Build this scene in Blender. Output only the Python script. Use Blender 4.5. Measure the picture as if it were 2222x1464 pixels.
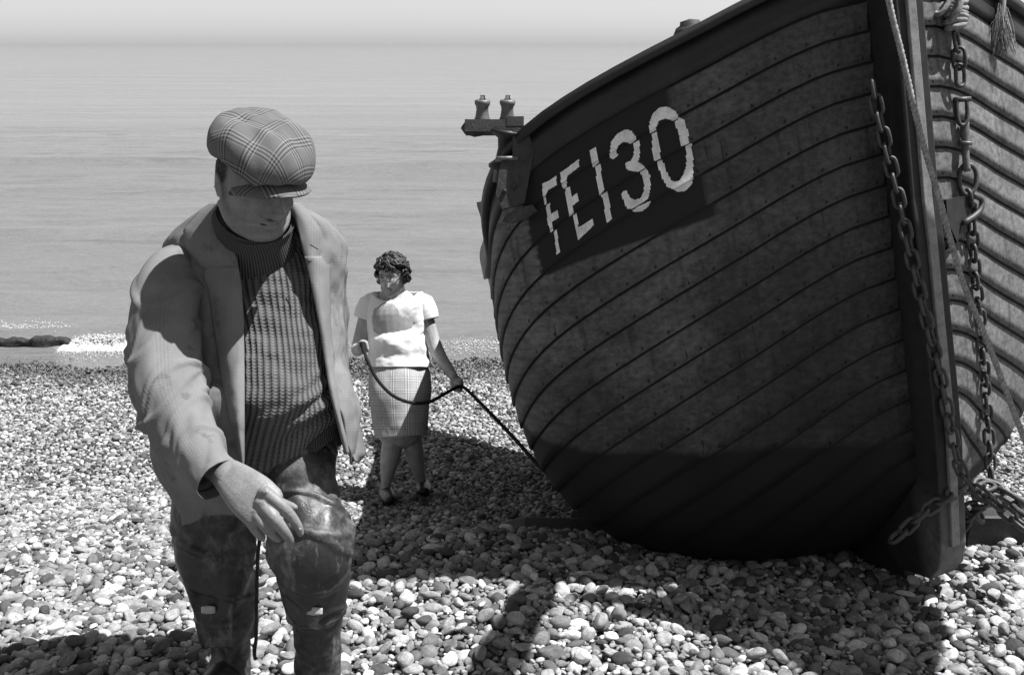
import bpy, bmesh, math, random
import numpy as np
from mathutils import Matrix, Vector
random.seed(7); RNG = np.random.default_rng(7)
R = math.radians
for o in list(bpy.data.objects): bpy.data.objects.remove(o)
SC = bpy.context.scene
COL = SC.collection

# ------------------------------------------------------------ camera
F = 2160.0                       # focal length in pixels of the 2222 px wide photograph (35 mm lens)
TH = math.atan(640 / F)
CT, ST = math.cos(TH), math.sin(TH)
cam = bpy.data.cameras.new('camera'); cam.sensor_width = 36; cam.lens = 36 * F / 2222
cam.clip_start = .05; cam.clip_end = 20000
camo = bpy.data.objects.new('camera', cam); COL.objects.link(camo)
camo.rotation_euler = (math.pi / 2 - TH, 0, 0)
SC.camera = camo

# ------------------------------------------------------------ sky and sun
SHX, SHY = -.50, -.06             # how far a shadow moves per metre of height
sun_dir = Vector((-SHX, -SHY, 1)).normalized()
w = bpy.data.worlds.new('World'); SC.world = w; w.use_nodes = True
nt = w.node_tree; nt.nodes.clear()
sky = nt.nodes.new('ShaderNodeTexSky'); sky.sky_type = 'NISHITA'; sky.sun_disc = False
sky.sun_elevation = math.asin(sun_dir.z)
sky.sun_rotation = math.atan2(sun_dir.x, sun_dir.y)
sky.air_density = 1.0; sky.dust_density = .55; sky.ozone_density = 1.0
vm = nt.nodes.new('ShaderNodeVectorMath'); vm.operation = 'DOT_PRODUCT'; vm.inputs[1].default_value = (.30, .50, .20)
bg = nt.nodes.new('ShaderNodeBackground'); bg.inputs[1].default_value = .066
wo = nt.nodes.new('ShaderNodeOutputWorld')
nt.links.new(sky.outputs[0], vm.inputs[0])           # black and white film sees only brightness
nt.links.new(vm.outputs['Value'], bg.inputs[0]); nt.links.new(bg.outputs[0], wo.inputs[0])
sl = bpy.data.lights.new('sun', 'SUN'); sl.energy = 5.0; sl.angle = R(.5); sl.color = (1, 1, 1)
so = bpy.data.objects.new('sun', sl); COL.objects.link(so)
so.rotation_euler = sun_dir.to_track_quat('Z', 'Y').to_euler(); so.location = sun_dir * 30
SC.view_settings.view_transform = 'Standard'; SC.view_settings.look = 'None'
SC.view_settings.exposure = 1.0; SC.view_settings.gamma = 1.0; SC.view_settings.use_curve_mapping = False

# ------------------------------------------------------------ helpers
def ss(a, b, x):
    t = np.clip((np.asarray(x, float) - a) / (b - a), 0, 1); return t * t * (3 - 2 * t)
def P(px, py, d):
    """world point at photograph pixel and depth along the optical axis"""
    px, py, d = np.broadcast_arrays(np.asarray(px, float), np.asarray(py, float), np.asarray(d, float))
    u = (px - 1111) / F; v = (732 - py) / F
    return np.stack([u * d, (CT + v * ST) * d, (v * CT - ST) * d], -1)
def proj(Q):
    Q = np.asarray(Q, float); d = np.maximum(CT * Q[..., 1] - ST * Q[..., 2], .3)
    return np.stack([1111 + F * Q[..., 0] / d, 732 - F * (Q[..., 2] * CT + Q[..., 1] * ST) / d, d], -1)
_lat = {}
def noise(x, y, seed=0):
    if seed not in _lat: _lat[seed] = np.random.default_rng(seed + 100).random((256, 256)) * 2 - 1
    L = _lat[seed]; x = np.asarray(x, float); y = np.asarray(y, float); x, y = np.broadcast_arrays(x, y)
    xi = np.floor(x).astype(int); yi = np.floor(y).astype(int); fx = x - xi; fy = y - yi
    fx = fx * fx * (3 - 2 * fx); fy = fy * fy * (3 - 2 * fy)
    g = lambda a, b: L[a % 256, b % 256]
    return (g(xi, yi) * (1 - fx) + g(xi + 1, yi) * fx) * (1 - fy) + (g(xi, yi + 1) * (1 - fx) + g(xi + 1, yi + 1) * fx) * fy
def fbm(x, y, seed=0, n=3):
    r = 0; a = 1
    for i in range(n): r = r + a * noise(np.asarray(x) * 2 ** i, np.asarray(y) * 2 ** i, seed + i); a *= .5
    return r
def crom(pts, n):
    """smooth resampling of a polyline of k-vectors"""
    p = np.asarray(pts, float); m = len(p)
    if m == 2: return p[0] + (p[1] - p[0]) * np.linspace(0, 1, n)[:, None]
    t = np.linspace(0, m - 1, n); i = np.clip(t.astype(int), 0, m - 2); u = (t - i)[:, None]
    g = np.gradient(p, axis=0)
    return (2*u**3-3*u**2+1)*p[i] + (u**3-2*u**2+u)*g[i] + (-2*u**3+3*u**2)*p[i+1] + (u**3-u**2)*g[i+1]

def tag(o, label=None, cat=None, group=None, kind=None):
    if label: o['label'] = label
    if cat: o['category'] = cat
    if group: o['group'] = group
    if kind: o['kind'] = kind
    return o
def empty(name, loc=(0, 0, 0)):
    o = bpy.data.objects.new(name, None); COL.objects.link(o); o.location = loc; o.empty_display_size = .1
    return o
def link(name, me, mat=None, parent=None):
    o = bpy.data.objects.new(name, me); COL.objects.link(o)
    if mat is not None and not me.materials: me.materials.append(mat)
    if parent is not None:
        o.parent = parent
        if parent.type == 'EMPTY' and not parent.get('_local'): o.matrix_parent_inverse = Matrix.Translation(parent.location).inverted()
    return o
def mesh(name, V, Fc, uv=None, smooth=True):
    me = bpy.data.meshes.new(name)
    me.from_pydata([tuple(map(float, v)) for v in V], [], [tuple(map(int, f)) for f in Fc])
    if smooth: me.polygons.foreach_set('use_smooth', [True] * len(me.polygons))
    if uv is not None:
        l = me.uv_layers.new(name='UVMap'); vi = np.empty(len(me.loops), int); me.loops.foreach_get('vertex_index', vi)
        l.data.foreach_set('uv', np.asarray(uv, np.float32)[vi].ravel())
    me.update(); return me
def gridfaces(nv, nu, wrap=False, off=0):
    a = np.arange(nv - 1)[:, None] * nu; b = np.arange(nu if wrap else nu - 1)[None]
    b2 = (b + 1) % nu
    return (np.stack([a + b, a + b2, a + nu + b2, a + nu + b], -1).reshape(-1, 4) + off).tolist()
def gridmesh(name, G, uv=None, wrap=False, caps=False):
    nv, nu = G.shape[:2]; V = G.reshape(-1, 3); Fc = gridfaces(nv, nu, wrap)
    UV = None if uv is None else uv.reshape(-1, 2)
    if caps:
        c = len(V); V = np.vstack([V, G[0].mean(0), G[-1].mean(0)])
        if UV is not None: UV = np.vstack([UV, UV[0], UV[-1]])
        Fc += [(c, (i + 1) % nu, i) for i in range(nu)] + [(c + 1, (nv - 1) * nu + i, (nv - 1) * nu + (i + 1) % nu) for i in range(nu)]
    return mesh(name, V, Fc, UV)
def gnormals(G, wrap=False):
    du = np.gradient(G, axis=1); dv = np.gradient(G, axis=0)
    if wrap: du = (np.roll(G, -1, 1) - np.roll(G, 1, 1)) / 2
    n = np.cross(du, dv); return n / (np.linalg.norm(n, axis=-1, keepdims=True) + 1e-9)
class MB:
    """collects simple shapes into one mesh"""
    def __init__(s): s.V = []; s.F = []; s.n = 0
    def add(s, V, Fc):
        V = np.asarray(V, float).reshape(-1, 3); s.V.append(V); s.F += [tuple(i + s.n for i in f) for f in Fc]; s.n += len(V); return s
    def grid(s, G, wrap=False, caps=False):
        nv, nu = G.shape[:2]; V = G.reshape(-1, 3); Fc = gridfaces(nv, nu, wrap)
        if caps:
            c = len(V); V = np.vstack([V, G[0].mean(0), G[-1].mean(0)])
            Fc += [(c, (i + 1) % nu, i) for i in range(nu)] + [(c + 1, (nv - 1) * nu + i, (nv - 1) * nu + (i + 1) % nu) for i in range(nu)]
        return s.add(V, Fc)
    def box(s, c, ax, ay, az, taper=1.0):
        c, ax, ay, az = [np.asarray(q, float) for q in (c, ax, ay, az)]
        V = []
        for k in (-1, 1):
            for j in (-1, 1):
                for i in (-1, 1):
                    f = taper if k > 0 else 1; V.append(c + ax * i * f + ay * j * f + az * k)
        return s.add(V, [(0, 2, 3, 1), (4, 5, 7, 6), (0, 1, 5, 4), (2, 6, 7, 3), (0, 4, 6, 2), (1, 3, 7, 5)])
    def build(s, name, mat, parent=None, smooth=True):
        return link(name, mesh(name, np.vstack(s.V), s.F, None, smooth), mat, parent)
def frames(C):
    """parallel transported frames along a path"""
    C = np.asarray(C, float); T = np.gradient(C, axis=0); T /= np.linalg.norm(T, axis=1, keepdims=True) + 1e-12
    n = np.cross(T[0], [0, 0, 1.]);
    if np.linalg.norm(n) < .1: n = np.cross(T[0], [1., 0, 0])
    n /= np.linalg.norm(n); N = [n]
    for i in range(1, len(C)):
        n = N[-1] - T[i] * np.dot(N[-1], T[i]); N.append(n / np.linalg.norm(n))
    N = np.array(N); return T, N, np.cross(T, N)
def tube(C, r, nseg=10, jitter=0):
    C = np.asarray(C, float); T, N, B = frames(C); r = np.broadcast_to(np.asarray(r, float), (len(C),))
    a = np.linspace(0, 2 * np.pi, nseg, endpoint=False)
    return C[:, None] + r[:, None, None] * (np.cos(a)[None, :, None] * N[:, None] + np.sin(a)[None, :, None] * B[:, None])
def tubepx(rings, n=24, nseg=20, asp=.9, ex=2.0, hint=None):
    """rings (px, py, depth, width in px): a tube whose outline has those widths in the view; returns grid, uv"""
    q = crom(rings, n); C = P(q[:, 0], q[:, 1], q[:, 2]); r = q[:, 3] / 2 / F * q[:, 2]
    T = np.gradient(C, axis=0); T /= np.linalg.norm(T, axis=1, keepdims=True)
    vw = C / np.linalg.norm(C, axis=1, keepdims=True)
    if hint is not None: vw = np.broadcast_to(np.asarray(hint, float), C.shape)
    S = np.cross(T, vw); S /= np.linalg.norm(S, axis=1, keepdims=True); D = np.cross(S, T)
    a = np.linspace(0, 2 * np.pi, nseg, endpoint=False); ca, sa = np.cos(a), np.sin(a)
    e = 2. / ex; cx = np.sign(ca) * abs(ca) ** e; sx = np.sign(sa) * abs(sa) ** e
    asp = np.broadcast_to(asp, (len(C),)) if np.ndim(asp) == 0 else crom(np.asarray(asp)[:, None], n)[:, 0]
    G = C[:, None] + r[:, None, None] * (cx[None, :, None] * S[:, None] + asp[:, None, None] * sx[None, :, None] * D[:, None])
    L = np.concatenate([[0], np.cumsum(np.linalg.norm(np.diff(C, axis=0), axis=1))])
    uv = np.stack(np.broadcast_arrays((a * r.mean())[None], L[:, None]), -1)
    return G, uv
def lathe(prof, n=24):
    a = np.linspace(0, 2 * np.pi, n, endpoint=False); p = np.asarray(prof, float)
    return np.stack([p[:, :1] * np.cos(a), p[:, :1] * np.sin(a), np.repeat(p[:, 1:2], n, 1)], -1)
def orient(G, c, axis, up=None):
    axis = np.asarray(axis, float); axis = axis / np.linalg.norm(axis)
    h = np.array([1., 0, 0]) if abs(axis[0]) < .9 else np.array([0, 1., 0])
    if up is not None: h = np.asarray(up, float)
    x = h - axis * np.dot(h, axis); x /= np.linalg.norm(x); y = np.cross(axis, x)
    return np.asarray(c) + G[..., :1] * x + G[..., 1:2] * y + G[..., 2:] * axis

# ------------------------------------------------------------ materials (black and white film: every colour is a grey)
class NT:
    def __init__(s, name):
        s.m = bpy.data.materials.new(name); s.m.use_nodes = True; s.t = s.m.node_tree; s.n = s.t.nodes
        s.b = s.n['Principled BSDF']; s.tc = s.n.new('ShaderNodeTexCoord')
    def node(s, typ, ins=None, **kw):
        nd = s.n.new(typ)
        for k, v in kw.items(): setattr(nd, k, v)
        for k, v in (ins or {}).items():
            if isinstance(v, bpy.types.NodeSocket): s.t.links.new(v, nd.inputs[k])
            else: nd.inputs[k].default_value = v
        return nd
    def math(s, op, a, b=0., c=0., clamp=False):
        nd = s.node('ShaderNodeMath', {0: a, 1: b, 2: c}, operation=op); nd.use_clamp = clamp; return nd.outputs[0]
    def noise(s, scale, vec=None, det=3, rough=.55, dim='3D'):
        v = vec if vec is not None else s.tc.outputs['Object']
        return s.node('ShaderNodeTexNoise', {'Vector': v, 'Scale': scale, 'Detail': det, 'Roughness': rough}).outputs[0]
    def map(s, vec, sc):
        return s.node('ShaderNodeMapping', {'Vector': vec, 'Scale': sc}).outputs[0]
    def rng(s, x, a, b, c, d, clamp=True):
        nd = s.node('ShaderNodeMapRange', {'Value': x, 'From Min': a, 'From Max': b, 'To Min': c, 'To Max': d}); nd.clamp = clamp; return nd.outputs[0]
    def mix(s, f, a, b):
        nd = s.node('ShaderNodeMix', data_type='FLOAT')
        for k, v in ((0, f), (2, a), (3, b)):
            if isinstance(v, bpy.types.NodeSocket): s.t.links.new(v, nd.inputs[k])
            else: nd.inputs[k].default_value = v
        return nd.outputs[0]
    def xyz(s, vec): return s.node('ShaderNodeSeparateXYZ', {0: vec}).outputs
    AL = .64                       # real-world reflectances for an exposure of one stop
    def out(s, col=None, rough=.8, bump=None, bs=.3, bd=.01, spec=.3, metal=0.):
        b = s.b
        col = s.math('MULTIPLY', col, NT.AL) if isinstance(col, bpy.types.NodeSocket) else col * NT.AL
        if isinstance(col, bpy.types.NodeSocket): s.t.links.new(col, b.inputs['Base Color'])
        else: b.inputs['Base Color'].default_value = (col, col, col, 1)
        if isinstance(rough, bpy.types.NodeSocket): s.t.links.new(rough, b.inputs['Roughness'])
        else: b.inputs['Roughness'].default_value = rough
        b.inputs['Specular IOR Level'].default_value = spec; b.inputs['Metallic'].default_value = metal
        if bump is not None:
            bp = s.node('ShaderNodeBump', {'Height': bump, 'Strength': bs, 'Distance': bd}); s.t.links.new(bp.outputs[0], b.inputs['Normal'])
        return s.m
def m_plain(name, c, rough=.8, var=.3, sc=12, bs=.3, bd=.004, spec=.3, metal=0.):
    n = NT(name); a = n.noise(sc, det=5, rough=.65); b = n.noise(sc * 7, det=3)
    col = n.math('MULTIPLY', n.rng(a, .3, .7, c * (1 - var), c * (1 + var)), n.rng(b, .3, .7, 1 - var * .5, 1 + var * .5))
    return n.out(col, rough, n.math('ADD', a, n.math('MULTIPLY', b, .5)), bs, bd, spec, metal)
def stripes(n, x, period, frac, soft=.1):
    """1 inside a stripe of the given share of the period"""
    f = n.math('FRACT', n.math('DIVIDE', x, period))
    d = n.math('ABSOLUTE', n.math('SUBTRACT', f, .5))
    return n.rng(d, frac / 2 - soft * frac, frac / 2 + soft * frac, 1, 0)
def m_check(name, dark, light, big=.045, thread=.0042, contrast=1., fold=0., stain=0., vec='UV', bandf=.42):
    """woven glen check: fine threads whose bands cross"""
    n = NT(name); v = n.tc.outputs[vec]; x, y = n.xyz(v)[:2]
    tx = stripes(n, x, thread * 2, .5, .3); ty = stripes(n, y, thread * 2, .5, .3)
    bx = stripes(n, x, big, bandf, .04); by = stripes(n, y, big, bandf, .04)
    fx = n.math('MULTIPLY', bx, n.math('SUBTRACT', tx, .5)); fy = n.math('MULTIPLY', by, n.math('SUBTRACT', ty, .5))
    hx = stripes(n, x, thread, .5, .4); hy = stripes(n, y, thread, .5, .4)
    s_ = n.math('ADD', n.math('MULTIPLY', n.math('ADD', fx, fy), contrast), n.math('MULTIPLY', n.math('SUBTRACT', n.math('MULTIPLY', hx, hy), .25), .25 * contrast))
    s_ = n.math('ADD', s_, .5, clamp=True)
    nz = n.noise(9, det=4)
    col = n.mix(s_, light, dark)
    col = n.math('MULTIPLY', col, n.rng(nz, .3, .7, .82, 1.15))
    if stain:
        sn = n.noise(14, det=5, rough=.6); col = n.math('MULTIPLY', col, n.rng(sn, .58, .68, 1, 1 - stain))
    h = n.math('ADD', n.math('MULTIPLY', s_, .15), n.noise(260, det=2))
    return n.out(col, .92, h, .35, .002, .15)

def m_rope(name, c, tw=90.):
    n = NT(name); a = n.noise(80, det=3); return n.out(n.math('MULTIPLY', c, n.rng(a, .3, .7, .6, 1.35)), .9, a, .5, .003, .1)
M_rope = m_rope('manila_rope', .36); M_roped = m_rope('dark_wet_rope', .035); M_ropem = m_rope('weathered_rope', .42)
def rope(path, r, name, mat, label=None, cat='rope', parent=None, turns=22., strands=3, res=None):
    q = crom(path, 60); L = np.concatenate([[0], np.cumsum(np.linalg.norm(np.diff(q, axis=0), axis=1))]); n_ = res or int(max(60, min(700, L[-1] * 170)))
    s_ = np.linspace(0, L[-1], n_); C = np.stack([np.interp(s_, L, q[:, k]) for k in range(3)], 1); T, N, B = frames(C); mb = MB()
    for k in range(strands):
        a = 2 * np.pi * (k / strands + s_ * turns); off = (np.cos(a)[:, None] * N + np.sin(a)[:, None] * B) * r * .5
        G = tube(C + off, r * .56, 7); mb.grid(G, True, True)
    o = mb.build(name, mat, parent)
    if label: tag(o, label, cat)
    return o

# ------------------------------------------------------------ beach
SEA = -3.25
def zg(X, Y, rough=True):
    X = np.asarray(X, float); Y = np.asarray(Y, float); X, Y = np.broadcast_arrays(X, Y)
    near = -1.5 - .12 * Y
    val = np.interp(Y, [3.0, 3.5, 3.66, 3.8, 3.97, 4.25, 5.3, 5.73, 6.5, 10.2, 14, 40], [-1.86, -1.92, -1.935, -1.985, -2.17, -2.335, -2.58, -2.68, -2.83, -3.25, -3.75, -9])
    A = np.where(Y < 3.4, near, val)
    Bp = np.interp(Y, [-40, 0, 3.0, 3.6, 5.73, 7.5, 10.2, 14, 40], [3.3, -1.5, -1.86, -1.99, -2.68, -2.97, -3.25, -3.75, -9])
    w_ = ss(-1.5, -.7, X) * (1 - .75 * ss(2.0, 3.0, X))
    z = A * w_ + Bp * (1 - w_)
    if rough: z = z + .035 * noise(X * .9, Y * .9, 3) + .012 * noise(X * 3, Y * 3, 4) - .01
    return z
gx = np.unique(np.concatenate([-np.geomspace(7, 400, 14), np.linspace(-7, 8, 121), np.geomspace(8, 400, 14)]))
gy = np.unique(np.concatenate([np.linspace(-60, -1, 12), np.linspace(-1, 14, 151), [20, 30, 45]]))
GX, GY = np.meshgrid(gx, gy)
n = NT('shingle_bed')
v1 = n.node('ShaderNodeTexVoronoi', {'Vector': n.tc.outputs['Object'], 'Scale': 38.}, feature='F1')
vc = n.node('ShaderNodeSeparateColor', {0: v1.outputs['Color']}).outputs[0]
M_bed = n.out(n.math('MULTIPLY', n.rng(vc, 0, 1, .10, .5), n.rng(v1.outputs['Distance'], .2, .75, 1, .35)), .8, n.math('MULTIPLY', v1.outputs['Distance'], -1.), 1., .02)
beach = link('beach', gridmesh('beach', np.stack([GX, GY, zg(GX, GY) - .018], -1)), M_bed)
tag(beach, 'sloping beach of loose rounded shingle running down to the sea', 'beach', kind='structure')

# pebble shapes
def pebble_shape(seed, sub):
    bm = bmesh.new(); bmesh.ops.create_icosphere(bm, subdivisions=sub, radius=1)
    r = np.random.default_rng(seed); V = np.array([v.co[:] for v in bm.verts])
    k = r.normal(size=(5, 3)); k /= np.linalg.norm(k, axis=1, keepdims=True)
    f = np.ones(len(V))
    for i in range(5): f += .13 * r.uniform(-1, 1) * (V @ k[i]) ** (2 + i % 2)
    W = V * f[:, None]
    for i in range(5):                       # worn flat facets
        kk = r.normal(size=3); kk /= np.linalg.norm(kk); d = W @ kk; lim = r.uniform(.50, .88)
        W -= (np.maximum(d - lim, 0) * .75)[:, None] * kk
    for v, q in zip(bm.verts, W): v.co = q
    me = bpy.data.meshes.new('pebble'); bm.to_mesh(me); bm.free()
    me.polygons.foreach_set('use_smooth', [True] * len(me.polygons)); return me
n = NT('pebble')
oi = n.node('ShaderNodeObjectInfo').outputs['Random']
tone = n.node('ShaderNodeValToRGB', {0: oi}); cr = tone.color_ramp
for p_, c_ in ((0, .06), (.12, .13), (.32, .27), (.6, .41), (.85, .60), (1., .88)):
    e = cr.elements[0] if p_ == 0 else (cr.elements[-1] if p_ == 1 else cr.elements.new(p_)); e.position = p_; e.color = (c_, c_, c_, 1)
tg = n.node('ShaderNodeSeparateColor', {0: tone.outputs[0]}).outputs[0]
off = n.node('ShaderNodeVectorMath', {0: n.tc.outputs['Object'], 1: n.node('ShaderNodeCombineXYZ', {0: n.math('MULTIPLY', oi, 91.)}).outputs[0]}, operation='ADD').outputs[0]
a1 = n.noise(1.6, off, 4, .6); a2 = n.noise(9, off, 3, .6)
wave = n.node('ShaderNodeTexNoise', {'Vector': n.map(off, (1, 1, 5)), 'Scale': 1.3, 'Detail': 2.}).outputs[0]
col = n.math('MULTIPLY', tg, n.rng(a1, .35, .65, .74, 1.22)); col = n.math('MULTIPLY', col, n.rng(a2, .3, .7, .84, 1.14))
col = n.math('MULTIPLY', col, n.rng(wave, .55, .62, 1, .8))
geo = n.node('ShaderNodeNewGeometry').outputs['Position']; gyy = n.xyz(geo)
wet = n.rng(n.math('ADD', gyy[1], n.math('MULTIPLY', n.noise(1.2, geo), 1.2)), 9.3, 10.2, 0, 1)
col = n.math('MULTIPLY', col, n.mix(wet, 1.0, .30))
M_peb = n.out(col, n.mix(wet, .78, .25), n.math('ADD', a1, n.math('MULTIPLY', a2, .6)), .28, .15, .4)
lib = bpy.data.collections.new('pebble shapes')       # not linked to the scene: only a source for instances
shapes = []
for i in range(16):
    me = pebble_shape(50 + i, 3 if i < 9 else 2); me.materials.append(M_peb)
    o = bpy.data.objects.new('pebble_%02d' % i, me); lib.objects.link(o); shapes.append(o)

def scatter():
    """pebbles laid big ones first so that they pack without much overlap"""
    cell = .055; grid = {}; out = []
    def zone(ncand, rmin, rmax, ov, ylo=2.05, yhi=10.9):
        u = RNG.random(ncand * 2); Y = ylo + (yhi - ylo) * u
        wd = .57 * Y + .6; keep = RNG.random(ncand * 2) < wd / (.57 * yhi + .6)
        Y = Y[keep]; X = RNG.uniform(-1, 1, len(Y)) * (.57 * Y + .6); r = RNG.uniform(rmin, rmax, len(Y))
        for x, y, q in zip(X.tolist(), Y.tolist(), r.tolist()):
            cx, cy = int(x // cell), int(y // cell); ok = True
            for i in (-1, 0, 1):
                for j in (-1, 0, 1):
                    for (a, b, c) in grid.get((cx + i, cy + j), ()):
                        t = (q + c) * ov
                        if (x - a) ** 2 + (y - b) ** 2 < t * t: ok = False; break
                    if not ok: break
                if not ok: break
            if ok: grid.setdefault((cx, cy), []).append((x, y, q)); out.append((x, y, q))
    zone(1500, .024, .031, .95)
    zone(1800, .023, .030, .92, 2.05, 3.7)
    zone(16000, .017, .024, .88)
    zone(80000, .0125, .017, .84)
    zone(180000, .009, .0125, .8)
    zone(90000, .0065, .009, .76, 2.05, 5.6)
    return np.array(out)
pb = scatter()
loose = pb[(pb[:, 2] > .012)]; pick = RNG.random(len(loose)) < .14       # a second, loose layer lying on top
top = loose[pick]; top = top + np.c_[RNG.normal(0, .02, (len(top), 2)), -.003 * np.ones(len(top))]
NB = len(pb); pb = np.vstack([pb, top])
scl = np.stack([pb[:, 2] * RNG.uniform(1.05, 1.5, len(pb)), pb[:, 2] * RNG.uniform(.85, 1.05, len(pb)), pb[:, 2] * RNG.uniform(.55, .85, len(pb))], 1)
rot = np.stack([RNG.normal(0, .3, len(pb)), RNG.normal(0, .3, len(pb)), RNG.uniform(0, 6.28, len(pb))], 1)
pz = zg(pb[:, 0], pb[:, 1]) + pb[:, 2] * .12 + RNG.normal(0, .0035, len(pb))
pz[NB:] += pb[NB:, 2] * 1.0
posn = np.stack([pb[:, 0], pb[:, 1], pz], 1)
size = pb[:, 2] / np.maximum(proj(posn)[:, 2], .5)
pj = proj(posn); inview = (pj[:, 0] > 0) & (pj[:, 0] < 2222) & (pj[:, 1] < 1464)
inview &= ~((pj[:, 0] > 400) & (pj[:, 0] < 770)) & ~((pj[:, 0] > 1000) & (pj[:, 0] < 2060) & (pj[:, 1] < 1190))
big = np.argsort(np.where(inview, -size, 0))[:300]
far = posn[:, 1] > 4.6
ix = np.where(far, RNG.integers(9, 16, len(pb)), RNG.integers(0, 9, len(pb)))
for i in big:
    o = bpy.data.objects.new('pebble', shapes[ix[i]].data); COL.objects.link(o); o.parent = beach
    o.location = posn[i]; o.rotation_euler = rot[i]; o.scale = scl[i]
rest = np.setdiff1d(np.arange(len(pb)), big)
me = bpy.data.meshes.new('shingle'); me.vertices.add(len(rest)); me.vertices.foreach_set('co', posn[rest].astype(np.float32).ravel())
for nm, typ, dat in (('rot', 'FLOAT_VECTOR', rot), ('scl', 'FLOAT_VECTOR', scl), ('idx', 'INT', ix)):
    at = me.attributes.new(nm, typ, 'POINT')
    at.data.foreach_set('vector' if typ != 'INT' else 'value', np.ascontiguousarray(dat[rest].astype(np.float32 if typ != 'INT' else np.int32)).ravel())
shingle = link('shingle', me, None, beach)
tag(shingle, kind='stuff')
ng = bpy.data.node_groups.new('lay pebbles', 'GeometryNodeTree')
ng.interface.new_socket('Geometry', in_out='INPUT', socket_type='NodeSocketGeometry'); ng.interface.new_socket('Geometry', in_out='OUTPUT', socket_type='NodeSocketGeometry')
gi, go = ng.nodes.new('NodeGroupInput'), ng.nodes.new('NodeGroupOutput')
m2p = ng.nodes.new('GeometryNodeMeshToPoints'); iop = ng.nodes.new('GeometryNodeInstanceOnPoints'); ci = ng.nodes.new('GeometryNodeCollectionInfo')
ci.inputs['Collection'].default_value = lib; ci.inputs['Separate Children'].default_value = True; ci.inputs['Reset Children'].default_value = True
iop.inputs['Pick Instance'].default_value = True
def attr(nm, dt):
    a = ng.nodes.new('GeometryNodeInputNamedAttribute'); a.data_type = dt; a.inputs[0].default_value = nm; return a.outputs[0]
L_ = ng.links.new
e2r = ng.nodes.new('FunctionNodeEulerToRotation')
L_(gi.outputs[0], m2p.inputs[0]); L_(m2p.outputs[0], iop.inputs['Points']); L_(ci.outputs[0], iop.inputs['Instance'])
L_(attr('idx', 'INT'), iop.inputs['Instance Index']); L_(attr('rot', 'FLOAT_VECTOR'), e2r.inputs[0]); L_(e2r.outputs[0], iop.inputs['Rotation'])
L_(attr('scl', 'FLOAT_VECTOR'), iop.inputs['Scale']); L_(iop.outputs[0], go.inputs[0])
md = shingle.modifiers.new('pebbles', 'NODES'); md.node_group = ng

# ------------------------------------------------------------ sea
sy_ = np.concatenate([np.linspace(9.2, 16, 120), np.linspace(16.1, 40, 190), np.geomspace(40.5, 9000, 80)])
sx_ = np.linspace(-1, 1, 181)
SYY = np.repeat(sy_[:, None], len(sx_), 1); SXX = sx_[None] * (SYY * 1.1 + 4)
amp = ss(9.5, 14, SYY) * (1 - ss(60, 200, SYY))
wz = .024 * noise(SXX * .9, SYY * 2.6, 11) + .016 * noise(SXX * 2.3, SYY * 5.1, 12) + .03 * noise(SXX * .12, SYY * .55, 13)
wz = wz * amp
def swell(y0, h, wid, x0, x1, sk=0.): return h * np.exp(-((SYY - y0 - sk * SXX) / wid) ** 2) * ss(x0 - 3, x0, SXX) * (1 - ss(x1, x1 + 3, SXX))
wz += swell(17.2, .10, .45, -12, -4.5, -.02) + swell(19.5, .11, .5, 1.0, 14, .03) + swell(26.5, .20, .8, -3.6, 9, .02) + swell(28.5, .17, .8, -16, -9.5, .01) + swell(30, .06, .6, 2, 20, 0)
wz += swell(10.9, .10, .22, -9, -4.6, 0) + swell(11.1, .05, .2, -4.2, 9, .01)
n = NT('sea_water')
gp = n.node('ShaderNodeNewGeometry').outputs['Position']
q1 = n.noise(1.0, n.map(gp, (.7, 2.4, 1)), 4, .6); q2 = n.noise(1.0, n.map(gp, (3.5, 11, 1)), 3, .6); q3 = n.noise(1.0, n.map(gp, (.05, .5, 1)), 3, .6)
q4 = n.noise(1.0, n.map(gp, (.012, .16, 1)), 3, .6)
hh = n.math('ADD', n.math('MULTIPLY', q1, .6), n.math('ADD', n.math('MULTIPLY', q2, .22), n.math('MULTIPLY', q3, 2.2)))
hh = n.math('ADD', hh, n.math('MULTIPLY', q4, 6.))
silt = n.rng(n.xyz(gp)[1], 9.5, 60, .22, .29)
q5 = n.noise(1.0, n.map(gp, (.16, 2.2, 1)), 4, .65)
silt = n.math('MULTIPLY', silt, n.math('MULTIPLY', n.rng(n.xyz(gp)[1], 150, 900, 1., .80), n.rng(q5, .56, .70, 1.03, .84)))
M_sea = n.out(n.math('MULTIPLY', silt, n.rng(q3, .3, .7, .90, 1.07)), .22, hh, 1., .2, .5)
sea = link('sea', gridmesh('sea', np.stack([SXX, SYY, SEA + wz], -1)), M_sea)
tag(sea, 'calm pale sea with low ripples reaching the horizon', 'sea', kind='structure')

# foam where the small waves break: many little bubbles and flecks
n = NT('foam'); M_foam = n.out(.85, .6, n.noise(60), .5, .01)
bm = bmesh.new(); bmesh.ops.create_icosphere(bm, subdivisions=1, radius=1)
IV = np.array([v.co[:] for v in bm.verts]); IF = [tuple(v.index for v in f.verts) for f in bm.faces]; bm.free()
fo = MB()
def foam(px0, px1, y, z, num, s0, s1, sy, sz):
    for _ in range(num):
        t = random.random(); yy = y + random.gauss(0, sy); x = (px0 + (px1 - px0) * t - 1111) / F * (CT * yy - ST * SEA)
        e = min(1, 4 * t, 4 * (1 - t)) ** .6
        r_ = random.uniform(s0, s1) * (.5 + .5 * e)
        zz = z + abs(random.gauss(0, sz)) * e
        fo.add(IV * [r_ * 1.6, r_, r_ * .7] + [x, yy, zz], IF)
foam(118, 330, 10.55, SEA + .005, 1500, .003, .008, .17, .012)
foam(150, 330, 10.64, SEA + .035, 5000, .004, .010, .05, .035)
foam(940, 1180, 10.7, SEA + .002, 900, .003, .008, .22, .012)
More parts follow.
